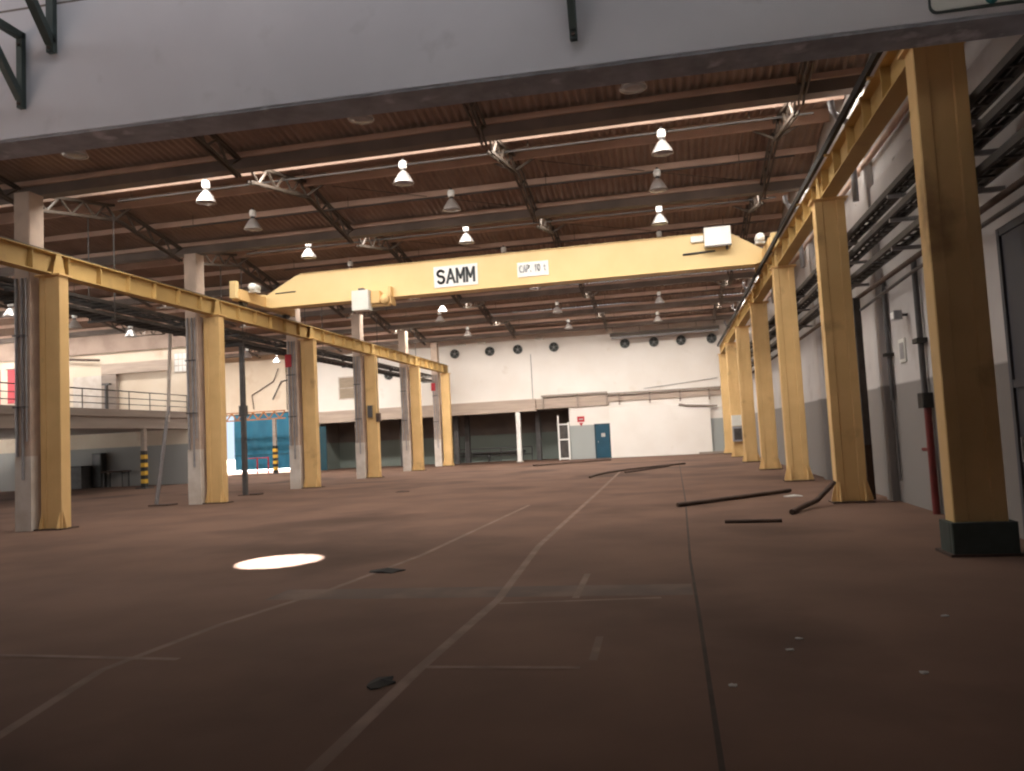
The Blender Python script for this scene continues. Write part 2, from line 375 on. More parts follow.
# ------------------------------------------------------------------ roof steel: gutters, purlins, trusses
XP0, XP1 = -40.8, 4.2
bays = ['bay nearest the white lintel', 'second bay back', 'third bay back', 'fourth bay back', 'fifth bay back', 'bay nearest the far wall']
for k in range(7):
    t = thing('valley_gutter', f'long brown steel valley gutter under the roof sheets, {ORD[k]} one behind the white lintel', 'gutter', (0, VAL[k], ZV), 'valley gutters across the hall')
    MB().prism_x([(VAL[k] - .20, ZV - .09), (VAL[k] - .16, ZV - .40), (VAL[k] + .16, ZV - .40), (VAL[k] + .20, ZV - .09), (VAL[k] + .17, ZV - .09), (VAL[k] + .13, ZV - .37), (VAL[k] - .13, ZV - .37), (VAL[k] - .17, ZV - .09)], XP0, XP1).build('trough', 'gutter', t)
    mb = MB(); mb.box(XP0, XP1, VAL[k] - .27, VAL[k] - .205, ZV - .17, ZV - .05); mb.build('near_lip', 'purlin', t)
PUR = []
def zsheet(k, y):
    v0, v1 = VAL[k], VAL[k + 1]; rd = (v0 + v1) / 2
    return ZV + (ZRD - ZV) * (1 - abs(y - rd) / ((v1 - v0) / 2))
def cee(mb, y, z, h=.16, w=.07):
    """a C-section running along x, its web towards the camera, top at z"""
    mb.prism_x([(y, z - h), (y + w, z - h), (y + w, z - h + .02), (y + .012, z - h + .012), (y + .012, z - .012), (y + w, z - .02), (y + w, z), (y, z)], XP0, XP1)
for k in range(6):
    v0, v1 = VAL[k], VAL[k + 1]; rd = (v0 + v1) / 2; h2 = (v1 - v0) / 2
    rows = [('ridge purlin of pinkish painted steel', rd - .13, .32, 0), ('middle purlin on the slope beyond the ridge', rd + h2 * .5, .16, .0),
            ('middle purlin on the slope before the ridge', rd - h2 * .52, .14, .02)]
    for nm, y, h, dz in rows:
        mb = MB(); cee(mb, y, zsheet(k, y) - .045, h)
        tag(mb.build('roof_purlin', 'purlin'), f'{nm}, {bays[k]}', 'purlin', 'purlins under the corrugated roof')
    # lamp conduit pipes hung along x: one before, one after the ridge
    for nm, y, z in (('before', rd - 1.35, 8.60), ('beyond', rd + 1.42, 8.60)):
        t = thing('lamp_conduit', f'slim pipe carrying the lamps just {nm} the ridge, {bays[k]}', 'pipe', (0, y, z), 'lamp conduits under the roof')
        MB().tube([(-14.4, y, z), (3.6, y, z)], .028).build('pipe', 'traysteel', t)
        for hx in (-14.0, -8.9, -3.0, 2.2):
            MB().tube([(hx, y, z), (hx, y, zsheet(k, y) - .02)], .010, 6).build('hanger', 'truss', t)
TX = [(-15.55, 'over the left column row'), (-9.5, 'left of the middle of the hall'), (-3.6, 'right of the middle of the hall'), (2.95, 'along the right wall'),
      (-21.5, 'just inside the left annex'), (-27.5, 'over the annex mezzanine edge')]
def make_truss(x, k, label):
    v0, v1 = VAL[k], VAL[k + 1]; rd = (v0 + v1) / 2
    t = thing('roof_truss', label, 'truss', (x, rd, ZV - .6), 'lattice trusses under the roof')
    tz = lambda y: zsheet(k, y) - .24
    a, b = v0 + .22, v1 - .22
    def dbl(mb, p, q, w=.05):
        for s in (-.045, .045): mb.bar((x + s, *p), (x + s, *q), .035, w)
    for (p, q) in ((a, rd), (rd, b)):
        mb = MB(); dbl(mb, (p, tz(p)), (q, tz(q)), .07); mb.build('top_chord', 'truss', t)
        mb = MB(); dbl(mb, (p, tz(p) - .40), (q, tz(q) - .42), .07); mb.build('bottom_chord', 'truss', t)
    n = 14; ys = [a + (b - a) * i / n for i in range(n + 1)]
    for i in range(n):
        top = i % 2 == 0
        p = (x, ys[i], tz(ys[i]) - (0 if top else .40)); q = (x, ys[i + 1], tz(ys[i + 1]) - (.40 if top else 0))
        MB().bar(p, q, .05, .04).build('diagonal', 'truss', t)
    for s in (-1, 1):
        MB().bar((x, rd - .05, tz(rd) - .42), (x + s * .85, rd - .05, ZRD - .2), .05, .05).build('knee_brace', 'truss', t)
    return t
for k in range(6):
    for j, (x, nm) in enumerate(TX):
        if j >= 4 and k < 2: continue
        make_truss(x, k, f'brown lattice truss {nm}, {bays[k]}')
# sag rods crossing the sheets
for k in range(1, 4):
    v0, v1 = VAL[k], VAL[k + 1]; rd = (v0 + v1) / 2
    for (xa, xb, w) in ((-8.9, -4.2, 'middle'), (-3.0, 2.4, 'right')):
        mb = MB().tube([(xa, rd + .4, zsheet(k, rd + .4) - .22), (xb, v1 - .4, zsheet(k, v1 - .4) - .16)], .012, 6)
        tag(mb.build('bracing_rod', 'truss'), f'thin diagonal bracing rod under the {w} roof panel, {bays[k]}', 'rod', 'wind bracing rods')

# ------------------------------------------------------------------ yellow crane columns
def make_column(name, label, x0, y, side, ztop=6.08):
    """x0..x0+.57 wide; side = +1 if the hall lies towards +x"""
    w, d = .57, .30
    t = thing(name, label, 'column', (x0 + w / 2, y + d / 2, 0))
    mb = MB(); mb.bbox(x0 + .03, x0 + w - .03, y + .02, y + d - .02, .02, ztop - .04)
    for xx in (x0, x0 + w - .16): mb.bbox(xx, xx + .16, y, y + d, .02, ztop - .04)
    mb.build('shaft', 'yellow', t)
    MB().box(x0 - .10, x0 + w + .10, y - .12, y + d + .12, 0, .03).build('base_plate', 'rust', t)
    for xx in (x0 + .04, x0 + w - .07):
        MB().prism_x([(y, .03), (y - .10, .03), (y - .10, .08), (y, .42)], xx, xx + .03).build('gusset', 'yellow', t)
    for s, xe in ((-1, x0), (1, x0 + w)):
        MB().prism_y([(xe, .03), (xe + s * .10, .03), (xe + s * .10, .08), (xe, .45)], y + .04, y + .07).build('gusset', 'yellow', t)
    MB().box(x0 - .06, x0 + w + .06, y - .06, y + d + .06, ztop - .04, ztop).build('cap_plate', 'yellow', t)
    return t
near = ['nearest the white lintel', 'second from the white lintel', 'third from the white lintel', 'fourth from the white lintel', 'fifth from the white lintel', 'sixth from the white lintel', 'last before the far wall']
XLc, XRc = -14.69, 3.10
cL = make_column('crane_column', 'yellow steel crane column of the left row, nearest the camera', XLc, YL[0], 1)
namesL = [None, 'standing before the blue curtain and white-gapped doorway', 'third in the left row, beside the red tagged concrete column', 'fourth in the left row, with a dark control box', 'fifth in the left row', 'last in the left row, before the far wall']
for i in range(1, 6):
    dup(cL, (XLc + .285, YL[i] + .15, 0), f'yellow steel crane column {namesL[i]}')
cR = make_column('crane_column', 'yellow steel crane column in deep shade, nearest of the right row', XRc, YR[0], -1)
namesR = [None, 'second in the right row, with scrap pipe at its foot', 'third in the right row', 'fourth in the right row', 'fifth in the right row', 'sixth in the right row, carrying a grey switch box', 'last in the right row, against the far wall']
for i in range(1, 7):
    dup(cR, (XRc + .285, YR[i] + .15, 0), f'yellow steel crane column {namesR[i]}')

for ch in list(cR.children):
    if ch.name.startswith('gusset'): bpy.data.objects.remove(ch)
gb = MB(); gb.bbox(XRc - .06, XRc + .63, YR[0] - .09, YR[0] - .01, .03, .38).bbox(XRc - .06, XRc - .005, YR[0] - .01, YR[0] + .34, .03, .38).bbox(XRc + .575, XRc + .63, YR[0] - .01, YR[0] + .34, .03, .38)
go = gb.build('foot_guard', 'green', cR); go['label'] = 'dark green guard around the foot'
# concrete roof columns beside the left crane columns
def make_concrete(label, y, first=False):
    x0, x1 = -15.23, -14.79
    t = thing('concrete_column', label, 'column', (-15.01, y + .2, 0), 'concrete roof columns on the left')
    MB().bbox(x0, x1, y, y + .46, 0, ZV - .5, .02).build('shaft', 'concrete', t)
    MB().box(x0 - .004, x1 + .004, y - .006, y + .2, 0, 1.75).build('painted_base', 'whitewash', t)
    for (px, r, z0) in ((x0 + .10, .035, 1.75), (x0 + .26, .03, 1.2), (x0 + .37, .022, 2.1)):
        MB().tube([(px, y - .045, z0), (px, y - .045, 6.0)], r).build('conduit', 'galv', t)
    for z in (2.9, 4.6): MB().box(x0 + .02, x1 - .06, y - .09, y, z, z + .035).build('pipe_clamp', 'steel', t)
    return t
lblC = ['grey concrete column with conduits, nearest the camera on the left', 'grey concrete column with conduits, behind the leaning ladder', 'grey concrete column carrying a red tag, third on the left',
        'grey concrete column with a bright white foot, fourth on the left', 'grey concrete column, fifth on the left', 'grey concrete column with a red plate, next to the far wall']
cc = make_concrete(lblC[0], YL[0] - .17)
for i in range(1, 6):
    dup(cc, (-15.01, YL[i] - .17 + .2, 0), lblC[i])
for i, z in ((2, 5.2), (5, 5.2)):
    y = YL[i] - .17
    tag(MB().box(-15.26, -14.98, y - .10, y - .085, z - .26, z + .26).build('warning_plate', 'red'), f'red warning plate fixed to the {ORD[i]} concrete column on the left', 'sign')
# concrete pilasters on the right wall
for i in range(1, 7):
    y = YR[i] + .05
    t = thing('wall_pilaster', f'pale concrete pilaster on the right wall behind the {ORD[i]} yellow column', 'pilaster', (4.16, y, 0), 'pilasters along the right wall')
    MB().bbox(4.12, XW, y, y + .45, 0, 8.1).build('shaft', 'rightwall', t)
    # rainwater downpipe with elbow from the valley gutter
    d = thing('downpipe', f'grey rainwater downpipe on the {ORD[i]} pilaster of the right wall', 'pipe', (3.9, y, 6.5), 'rainwater downpipes')
    MB().tube([(3.60, y + .1, ZV - .5), (3.60, y + .1, 7.95), (3.68, y + .1, 7.8), (3.86, y + .1, 7.66), (3.92, y + .1, 7.5), (3.92, y + .1, 6.0)], .065, 10).build('pipe', 'galv', d)
    MB().lathe([(.075, 0), (.085, .02), (.085, .08), (.075, .10)], (3.92, y + .1, 6.9), 12).build('collar', 'galv', d)

M['doorsteel'] = mat('dark blue grey door steel', (.075, .078, .095), (.058, .06, .072), scale=1.5, rough=.6, stretch=(1, 1, .3))
t = thing('sliding_door', 'dark blue-grey steel door panel on the right wall beside the nearest right column', 'door', (4.2, 9.3, 0))
MB().box(4.17, 4.235, 8.05, 10.6, .05, 3.9).build('panel', 'doorsteel', t)
for yy in (8.05, 9.3, 10.52): MB().box(4.14, 4.17, yy, yy + .08, .05, 3.9).build('stile', 'doorsteel', t)
for zz in (.05, 1.9, 3.8): MB().box(4.145, 4.17, 8.05, 10.6, zz, zz + .10).build('rail', 'doorsteel', t)
MB().tube([(4.12, 10.35, 1.0), (4.12, 10.35, 1.3)], .018, 8).build('handle', 'galv', t)
# ------------------------------------------------------------------ runway beams
def runway(label, xc, y0, y1, posts, bar_x=None):
    z0, z1 = 6.08, 6.60
    t = thing('crane_runway_beam', label, 'beam', (xc, (y0 + y1) / 2, z0))
    MB().box(xc - .15, xc + .15, y0, y1, z0, z0 + .025).build('bottom_flange', 'shaded_yellow', t)
    MB().box(xc - .16, xc + .16, y0, y1, z1 - .025, z1).build('top_flange', 'shaded_yellow', t)
    MB().box(xc - .012, xc + .012, y0, y1, z0 + .025, z1 - .025).build('web', 'shaded_yellow', t)
    MB().box(xc - .03, xc + .03, y0, y1, z1, z1 + .075).build('rail', 'rail', t)
    if bar_x is not None:
        cbm = MB().box(bar_x - .035, bar_x + .035, y0, y1, z1 + .0, z1 + .13); cbo = cbm.build('conductor_bar', 'rubber', t)
        yy = y0 + .6
        while yy < y1: MB().box(min(bar_x, xc), max(bar_x, xc) - .1, yy - .03, yy + .03, z1 - .03, z1).build('bar_bracket', 'shaded_yellow', cbo); yy += 3.24
    n = int((y1 - y0 - .4) / 1.08)
    for i in range(n + 1):
        y = y0 + .2 + i * (y1 - y0 - .4) / n
        for s in (-1, 1):
            MB().prism([(xc + s * .012, y - .012), (xc + s * .145, y - .012), (xc + s * .145, y + .012), (xc + s * .012, y + .012)], z0 + .025, z1 - .025).build('stiffener', 'shaded_yellow', t)
    for yp in posts:
        for s in (-1, 1):
            MB().prism_x([(yp - .20, z0 + .02), (yp + .20, z0 + .02), (yp + .08, z1 - .03), (yp - .08, z1 - .03)], xc + s * .146 - .006, xc + s * .146 + .006).build('bearing_plate', 'shaded_yellow', t)
    return t
XRL, XRR = -14.40, 3.36
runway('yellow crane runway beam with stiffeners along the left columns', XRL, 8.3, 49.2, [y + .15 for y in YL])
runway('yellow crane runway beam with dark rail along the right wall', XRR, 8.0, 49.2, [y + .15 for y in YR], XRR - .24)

# ------------------------------------------------------------------ overhead crane
CY = 25.6
cr = thing('overhead_crane', 'cream yellow overhead travelling crane spanning the hall, with two white signs', 'crane', ((XRL + XRR) / 2, CY + .3, 6.68))
zb, zt = 6.80, 7.92
prof = [(-14.30, zb + .06), (-14.10, zb), (3.0, zb), (3.22, zb + .06), (3.22, 7.26), (2.35, zt - .10), (2.1, zt), (-12.85, zt), (-13.05, zt - .04), (-14.30, 7.22)]
MB().prism_y(prof, CY, CY + .5).build('girder', 'cream', cr)
gp = MB(); gp.box(-12.85, 2.1, CY - .05, CY + .55, zt, zt + .02); gp.box(-14.1, 3.0, CY - .05, CY + .55, zb - .02, zb); gp.build('flange_plate', 'cream', cr)
for xc, s in ((XRL, -1), (XRR, 1)):
    e = MB(); e.bbox(xc - .16, xc + .16, CY - 1.75, CY + 2.25, 6.82, 7.20); ec = e.build('end_carriage', 'yellow', cr)
    for yw in (CY - 1.3, CY + 1.8):
        w = MB(); vs = []
        n = 18
        for r, xx in ((.20, xc - .07), (.20, xc - .05), (.17, xc - .045), (.17, xc + .045), (.20, xc + .05), (.20, xc + .07)):
            for q in range(n): vs.append((xx, yw + r * math.cos(2 * PI * q / n), 6.868 + r * math.sin(2 * PI * q / n)))
        fs = [(i * n + q, i * n + (q + 1) % n, (i + 1) * n + (q + 1) % n, (i + 1) * n + q) for i in range(5) for q in range(n)]
        fs += [tuple(range(n)), tuple(range(5 * n, 6 * n))]
        w.add(vs, fs); w.build('wheel', 'rail', ec)
    MB().bbox(xc - .12, xc + .12, CY - 1.95, CY - 1.75, 6.86, 7.45 if s < 0 else 7.28).build('buffer_block', 'cream', ec)
    mo = MB(); mo.lathe([(.0, 0), (.13, 0), (.14, .05), (.14, .36), (.12, .42), (0, .42)], (xc - s * .34, CY - 1.30, 7.34), 14, 'y'); mo.box(xc - s * .34 - .14, xc - s * .34 + .14, CY - 1.26, CY - .95, 7.16, 7.22); mo.build('drive_motor', 'boxgrey', ec)
    st = MB(); st.prism_y([(xc - .15, 7.2), (xc + .15, 7.2), (xc + .1, 7.32), (xc - .1, 7.32)], CY + .05, CY + .45); st.build('seat_plate', 'cream', ec)
# hoist trolley under the girder
h = MB(); h.box(-10.05, -9.40, CY - .28, CY - .10, 6.45, 6.52)
h.lathe([(0, 0), (.16, 0), (.17, .04), (.17, .40), (.12, .46), (0, .46)], (-9.52, CY - .44, 6.66), 16, 'y'); h.bbox(-10.02, -9.7, CY - .40, CY - .06, 6.55, 6.98); h.box(-9.40, -9.32, CY - .30, CY + .2, 6.50, 7.12)
ho = h.build('hoist', 'yellow', cr)
MB().lathe([(0, 0), (.10, 0), (.10, .5), (0, .5)], (-9.85, CY - .12, 6.62), 14, 'y').build('rope_drum', 'orange', ho)
MB().tube([(-9.7, CY + .25, 6.55), (-9.7, CY + .25, 6.35)], .012, 6).build('hoist_rope', 'steel', ho)
bx = MB(); bx.bbox(-10.68, -10.05, CY - .55, CY - .16, 6.32, 7.02, .02); bo = bx.build('electrical_box', 'boxgrey', cr)
bo['label'] = 'pale grey enclosure hanging by the hoist'
MB().box(-10.44, -10.24, CY - .50, CY - .3, 7.02, 7.10).build('cable_gland', 'steel', bo)
MB().box(-10.66, -10.1, CY - .30, CY + .1, 7.02, 7.06).build('mounting_arm', 'cream', bo)
px = MB(); px.bbox(1.42, 2.25, CY - .34, CY - .02, 7.44, 8.04, .015); po = px.build('control_panel', 'white', cr); po['label'] = 'white control cabinet on the right end'
MB().box(1.42, 2.25, CY - .36, CY - .34, 7.40, 7.44).build('drip_edge', 'steel', po)
MB().tube([(2.12, CY - .16, 7.43), (2.12, CY - .16, 7.32)], .045, 10).build('cable_gland', 'steel', po)
MB().box(1.00, 1.40, CY - .10, CY, 7.66, 7.86).build('work_light', 'white', cr)
MB().tube([(.72, CY - .03, 7.30), (1.75, CY - .03, 7.33)], .03, 8).build('cable_conduit', 'ink', cr)
MB().tube([(-13.85, CY - .02, 7.30), (-13.05, CY - .02, 7.31)], .018, 8).build('cable_conduit', 'ink', cr)
sg = MB(); sg.box(-7.80, -6.22, CY - .03, CY - .002, 6.96, 7.70); so = sg.build('sign_plate', 'white', cr); so['label'] = 'white sign with large dark capitals'
lettering('SAMM', 'ink', so, 1.34, .56, (-7.01, CY - .036, 7.33), .085, .30)
s2 = MB(); s2.box(-4.82, -3.74, CY - .03, CY - .002, 7.06, 7.56); s2o = s2.build('sign_plate', 'white', cr); s2o['label'] = 'smaller white sign with faded capacity lettering'
lettering('CAP. 10 t', 'fadedink', s2o, .92, .27, (-4.28, CY - .036, 7.34), .036, .28)

# ------------------------------------------------------------------ high-bay lamps
def make_lamp(label, loc, rod, group='high-bay lamps under the roof'):
    x, y, z = loc
    t = thing('high_bay_lamp', label, 'lamp', loc, group)
    rf = MB(); rf.lathe([(.055, .30), (.075, .29), (.12, .235), (.18, .14), (.228, .05), (.250, 0), (.258, -.012), (.252, -.015), (.222, .045), (.17, .135), (.11, .225), (.06, .27)], loc, 24)
    rf.build('reflector', 'alu', t)
    MB().lathe([(0, -.002), (.245, -.002), (.245, -.010), (.12, -.028), (0, -.032)], loc, 24).build('lens', 'glass', t)
    MB().lathe([(.0, .29), (.055, .30), (.06, .36), (0, .36)], loc, 14).build('socket', 'steel', t)
    MB().lathe([(0, .36), (.07, .36), (.095, .39), (.10, .50), (.085, .545), (.03, .56), (0, .56)], loc, 18).build('ballast_housing', 'lampwhite', t)
    r = MB(); r.tube([(x, y, z + .56), (x, y, z + rod)], .012, 6); r.lathe([(.03, 0), (.035, .01), (.035, .05), (0, .06)], (x, y, z + .56), 10); r.build('hanging_rod', 'steel', t)
    return t
ZLm = 8.02
spots = [
    (-11.95, 13.75, 'just visible under the white lintel on the left'), (-5.6, 13.95, 'just visible under the white lintel in the middle'), (-.3, 14.25, 'just visible under the white lintel on the right'),
    (-11.3, 17.45, 'leftmost of the front lamp row, brightly lit'), (-6.1, 17.8, 'middle of the front lamp row, brightly lit'), (.2, 17.9, 'rightmost of the front lamp row, brightly lit'),
    (-11.5, 20.05, 'leftmost of the second lamp row'), (-5.6, 20.35, 'above the letters of the crane sign, second lamp row'), (.05, 20.65, 'rightmost of the second lamp row'),
    (-11.6, 23.75, 'above the left end of the crane girder'), (-6.15, 23.95, 'just above the lettered crane sign'), (.05, 24.1, 'above the right half of the crane girder'),
    (-11.5, 27.0, 'half hidden behind the left crane girder top'), (-5.6, 27.2, 'half hidden behind the girder between both signs'), (.0, 27.2, 'half hidden behind the right crane girder top'),
    (-10.9, 32.6, 'peeping out under the girder right of the hoist'), (-5.4, 32.7, 'peeping out under the girder below the small sign'), (-1.2, 32.4, 'peeping out under the right girder half'),
    (-11.75, 39.3, 'left of the sixth lamp row'), (-5.45, 39.6, 'middle of the sixth lamp row'), (-.2, 39.2, 'right of the sixth lamp row'),
    (-11.9, 45.6, 'leftmost lamp nearest the far wall'), (-5.7, 45.9, 'middle lamp nearest the far wall'), (-.4, 45.8, 'rightmost lamp nearest the far wall'),
    (-10.75, 36.5, 'just below the lettered crane sign, bright, overlapping a dimmer lamp')]
L0 = make_lamp('aluminium bell lamp ' + spots[0][2], (spots[0][0], spots[0][1], ZLm), .62)
for (x, y, d) in spots[1:]:
    dup(L0, (x, y, ZLm), 'aluminium bell lamp ' + d)
A0 = None
for (x, y, d) in ((-23.5, 23.8, 'behind the nearest left column'), (-23.5, 26.9, 'right of the nearest left yellow column'), (-23.4, 30.1, 'above the striped post and mezzanine'), (-23.6, 40.1, 'above the blue curtain, left one'), (-23.6, 43.5, 'above the blue curtain, right one')):
    if A0 is None: A0 = make_lamp('annex bell lamp ' + d, (x, y, 7.0), 1.7, 'bell lamps in the left annex')
    else: dup(A0, (x, y, 7.0), 'annex bell lamp ' + d)

# ------------------------------------------------------------------ fans in the far wall
fan0 = None
fx = [(-14.12, 7.50, 'first from the left'), (-11.67, 7.50, 'second from the left'), (-9.74, 7.49, 'third from the left'), (-7.30, 7.47, 'fourth from the left'), (-2.63, 7.36, 'fifth from the left'), (-.77, 7.32, 'third from the right end'), (.94, 7.30, 'second from the right end'), (2.85, 7.28, 'rightmost, by the yellow columns'), (-18.92, 6.36, 'alone left, between yellow columns')]
for (x, z, d) in fx:
    lb = f'round dark wall fan on the white far wall, {d}'
    if fan0:
        dup(fan0, (x, BACK - .06, z), lb); continue
    fan0 = t = thing('wall_fan', lb, 'fan', (x, BACK - .06, z), 'wall fans on the far wall')
    c = (x, BACK - .14, z)
    MB().lathe([(.27, .14), (.31, .14), (.31, 0), (.28, -.01), (.27, 0), (.27, .14)], c, 28, 'y').build('ring', 'fan', t)
    MB().lathe([(0, .13), (.27, .13)], c, 28, 'y').build('back_plate', 'black', t)
    for q in range(5):
        a = 2 * PI * q / 5 + .3; u = Vector((math.cos(a), 0, math.sin(a))); w = Vector((-math.sin(a), 0, math.cos(a)))
        C0 = Vector((x, BACK - .08, z))
        p = [C0 + u * .06 - w * .03, C0 + u * .25 - w * .09 + Vector((0, .03, 0)), C0 + u * .25 + w * .09 - Vector((0, .02, 0)), C0 + u * .06 + w * .03]
        bmb = MB(); bmb.add(p + [v + Vector((0, .008, 0)) for v in p], [(0, 1, 2, 3), (7, 6, 5, 4), (0, 4, 5, 1), (1, 5, 6, 2), (2, 6, 7, 3), (3, 7, 4, 0)]); bmb.build('blade', 'fan', t)
    MB().lathe([(0, -.03), (.06, -.02), (.075, .03), (.075, .10)], c, 16, 'y').build('hub', 'galv', t)
    for a in (0, PI / 2):
        u = Vector((math.cos(a), 0, math.sin(a))) * .29; MB().bar(Vector(c) - u, Vector(c) + u, .018, .018).build('guard_bar', 'fan', t)

# ------------------------------------------------------------------ far wall fittings
rk = thing('pipe_rack', 'dark steel rail on drop brackets along the white far wall', 'rack', (-2.6, BACK - .3, 3.9))
MB().box(-8.3, -3.95, BACK - .30, BACK - .14, 4.18, 4.30).build('rail', 'mezz', rk)
MB().box(-3.95, 3.2, BACK - .34, BACK - .22, 4.06, 4.19).build('rail', 'mezz', rk)
for x in (-8.2, -5.9, -4.0, -3.2, -1.25, .65, 2.45):
    MB().box(x - .05, x + .05, BACK - .27, BACK - .15, 3.40, 4.2).build('drop_bracket', 'mezz', rk)
tag(MB().tube([(.55, BACK - .32, 3.22), (1.0, BACK - .32, 3.10), (2.9, BACK - .32, 2.98)], .06, 8).build('wall_pipe', 'mezz'), 'sagging grey pipe on the white far wall at right', 'pipe')
tag(MB().tube([(-1.6, BACK - .05, 4.35), (.8, BACK - .05, 4.55), (3.0, BACK - .05, 4.75)], .02, 6).build('wall_cable', 'galv'), 'thin cable sloping along the white far wall above the rail', 'cable')
tag(MB().tube([(-8.9, BACK - .03, 4.1), (-8.9, BACK - .03, 7.1)], .02, 6).build('wall_conduit', 'galv'), 'thin vertical conduit on the white far wall', 'conduit')
rf = thing('roof_duct', 'grey duct hanging at the top of the far wall, right half', 'duct', (0, 49.0, 7.9))
MB().tube([(-3.4, 49.2, 7.62), (3.2, 49.2, 7.66)], .07, 10).build('duct', 'galv', rf)
MB().box(-3.5, 3.3, 49.3, 49.36, 7.72, 7.95).build('support_angle', 'truss', rf)
for x in (-3.3, -1.6, .2, 1.9):
    MB().tube([(x, 49.2, 7.6), (x, 49.2, 8.75)], .012, 6).build('hanger', 'truss', rf)
for x, d in ((-13.6, 'left'), (-12.2, 'second'), (-8.25, 'third')):
    t = thing('wall_junction_box', f'small white box at the top of the far wall, {d} of three', 'box', (x, BACK - .1, 8.1), 'boxes at the top of the far wall')
    MB().bbox(x - .28, x + .28, BACK - .2, BACK, 7.98, 8.2).build('housing', 'white', t); MB().box(x - .24, x + .24, BACK - .21, BACK - .2, 8.01, 8.17).build('cover', 'boxgrey', t)
# openings under the ledge
t = thing('ledge_column', 'slim white column under the ledge of the dark recess', 'column', (-9.95, BACK, 0)); MB().bbox(-10.08, -9.80, BACK - .3, BACK, 0, 3.3).build('shaft', 'white', t); MB().box(-10.15, -9.73, BACK - .36, BACK + .06, 0, .06).build('base', 'whitewash', t)
for x, y, d in ((-14.6, 51.6, 'left, in the wide recess'), (-14.1, 52.6, 'further back in the wide recess'), (-8.95, 52.2, 'right, beside the white gate'), (-18.6, 51.8, 'behind the fourth yellow column')):
    t = thing('recess_post', f'dark steel post {d}', 'post', (x, y, 0), 'posts in the recess'); MB().bbox(x - .16, x + .16, y - .16, y + .16, .02, 3.35).build('shaft', 'steel', t); MB().box(x - .24, x + .24, y - .24, y + .24, 0, .02).build('base_plate', 'steel', t)
rl = thing('recess_railing', 'low dark pipe railing inside the wide recess', 'railing', (-12.7, 52.9, 0))
for z in (.45, .95): MB().tube([(-16.2, 52.9, z), (-9.6, 52.9, z)], .03, 8).build('rail', 'steel', rl)
for x in (-16.2, -14.0, -11.8, -9.6): MB().tube([(x, 52.9, 0), (x, 52.9, .97)], .03, 8).build('post', 'steel', rl)
wb = thing('work_bench', 'low grey bench against the wall of the recess', 'bench', (-12.5, 53.4, 0)); MB().box(-15.4, -10.2, 53.1, 53.7, .62, .70).build('top', 'steel', wb)
for x in (-15.2, -12.8, -10.4): MB().box(x - .04, x + .04, 53.2, 53.6, 0, .62).build('leg', 'steel', wb)
gt = thing('mesh_gate', 'white metal gate standing open at the recess edge', 'gate', (-7.0, BACK - .1, 0))
for x in (-7.28, -6.62): MB().box(x - .05, x + .05, BACK - .14, BACK - .06, 0, 2.9 if x < -7 else 2.45).build('stile', 'white', gt)
for z in (.04, 1.28, 2.28): MB().box(-7.25, -6.65, BACK - .13, BACK - .07, z, z + .09).build('crossbar', 'white', gt)
MB().box(-7.25, -6.65, BACK - .105, BACK - .095, .1, 2.3).build('infill', 'traysteel', gt)
dr = MB(); dr.bbox(-4.83, -4.0, BACK - .07, BACK - .005, .02, 2.14); d1 = dr.build('door_1', 'bluepaint'); d1['kind'] = 'structure'
for nm, mb, m in (('door_frame', MB().box(-4.93, -4.83, BACK - .09, BACK, 0, 2.24).box(-4.0, -3.92, BACK - .09, BACK, 0, 2.24).box(-4.93, -3.92, BACK - .09, BACK, 2.14, 2.24), 'tealpaint'), ('door_handle', MB().tube([(-4.72, BACK - .12, 1.0), (-4.72, BACK - .12, 1.14)], .02, 8), 'galv'), ('notice', MB().box(-4.5, -4.25, BACK - .08, BACK - .07, 1.38, 1.62), 'paper')):
    mb.build(nm, m, d1)
t = thing('warning_sign', 'red warning sign on the white wall left of the blue door', 'sign', (-5.78, BACK - .02, 2.5)); MB().box(-6.02, -5.55, BACK - .03, BACK, 2.42, 2.78).build('plate', 'red', t); MB().prism_y([(-5.9, 2.36), (-5.65, 2.36), (-5.78, 2.12)], BACK - .03, BACK).build('pointer', 'red', t)
MB().box(-5.92, -5.64, BACK - .035, BACK - .03, 2.56, 2.64).build('text_band', 'paper', t)
d2 = MB().bbox(-24.25, -23.75, BACK - .02, BACK + .05, .02, 3.1).build('door_2', 'tealpaint'); d2['kind'] = 'structure'
# windows of the far wall
def window(name, x0, x1, z0, z1, pm, bars):
    w = MB(); w.box(x0 - .08, x1 + .08, BACK - .05, BACK, z1, z1 + .08).box(x0 - .08, x1 + .08, BACK - .05, BACK, z0 - .08, z0).box(x0 - .08, x0, BACK - .05, BACK, z0, z1).box(x1, x1 + .08, BACK - .05, BACK, z0, z1)
    o = w.build(name, 'whitewash'); o['kind'] = 'structure'
    MB().box(x0, x1, BACK - .03, BACK - .005, z0, z1).build('pane', pm, o)
    b = MB()
    for i in range(1, bars + 1): b.box(x0, x1, BACK - .04, BACK - .03, z0 + (z1 - z0) * i / (bars + 1) - .015, z0 + (z1 - z0) * i / (bars + 1) + .015)
    b.build('glazing_bar', 'whitewash', o)
window('window_2', -22.6, -21.5, 4.95, 6.4, 'bronze', 1)
t = thing('oval_sign', 'red oval sign high on the white far wall at left', 'sign', (-22.5, BACK - .03, 7.45)); ov = MB(); ov.prism_y([(-22.5 + .42 * math.cos(a * PI / 12), 7.45 + .17 * math.sin(a * PI / 12)) for a in range(24)], BACK - .04, BACK); ov.build('plate', 'red', t)

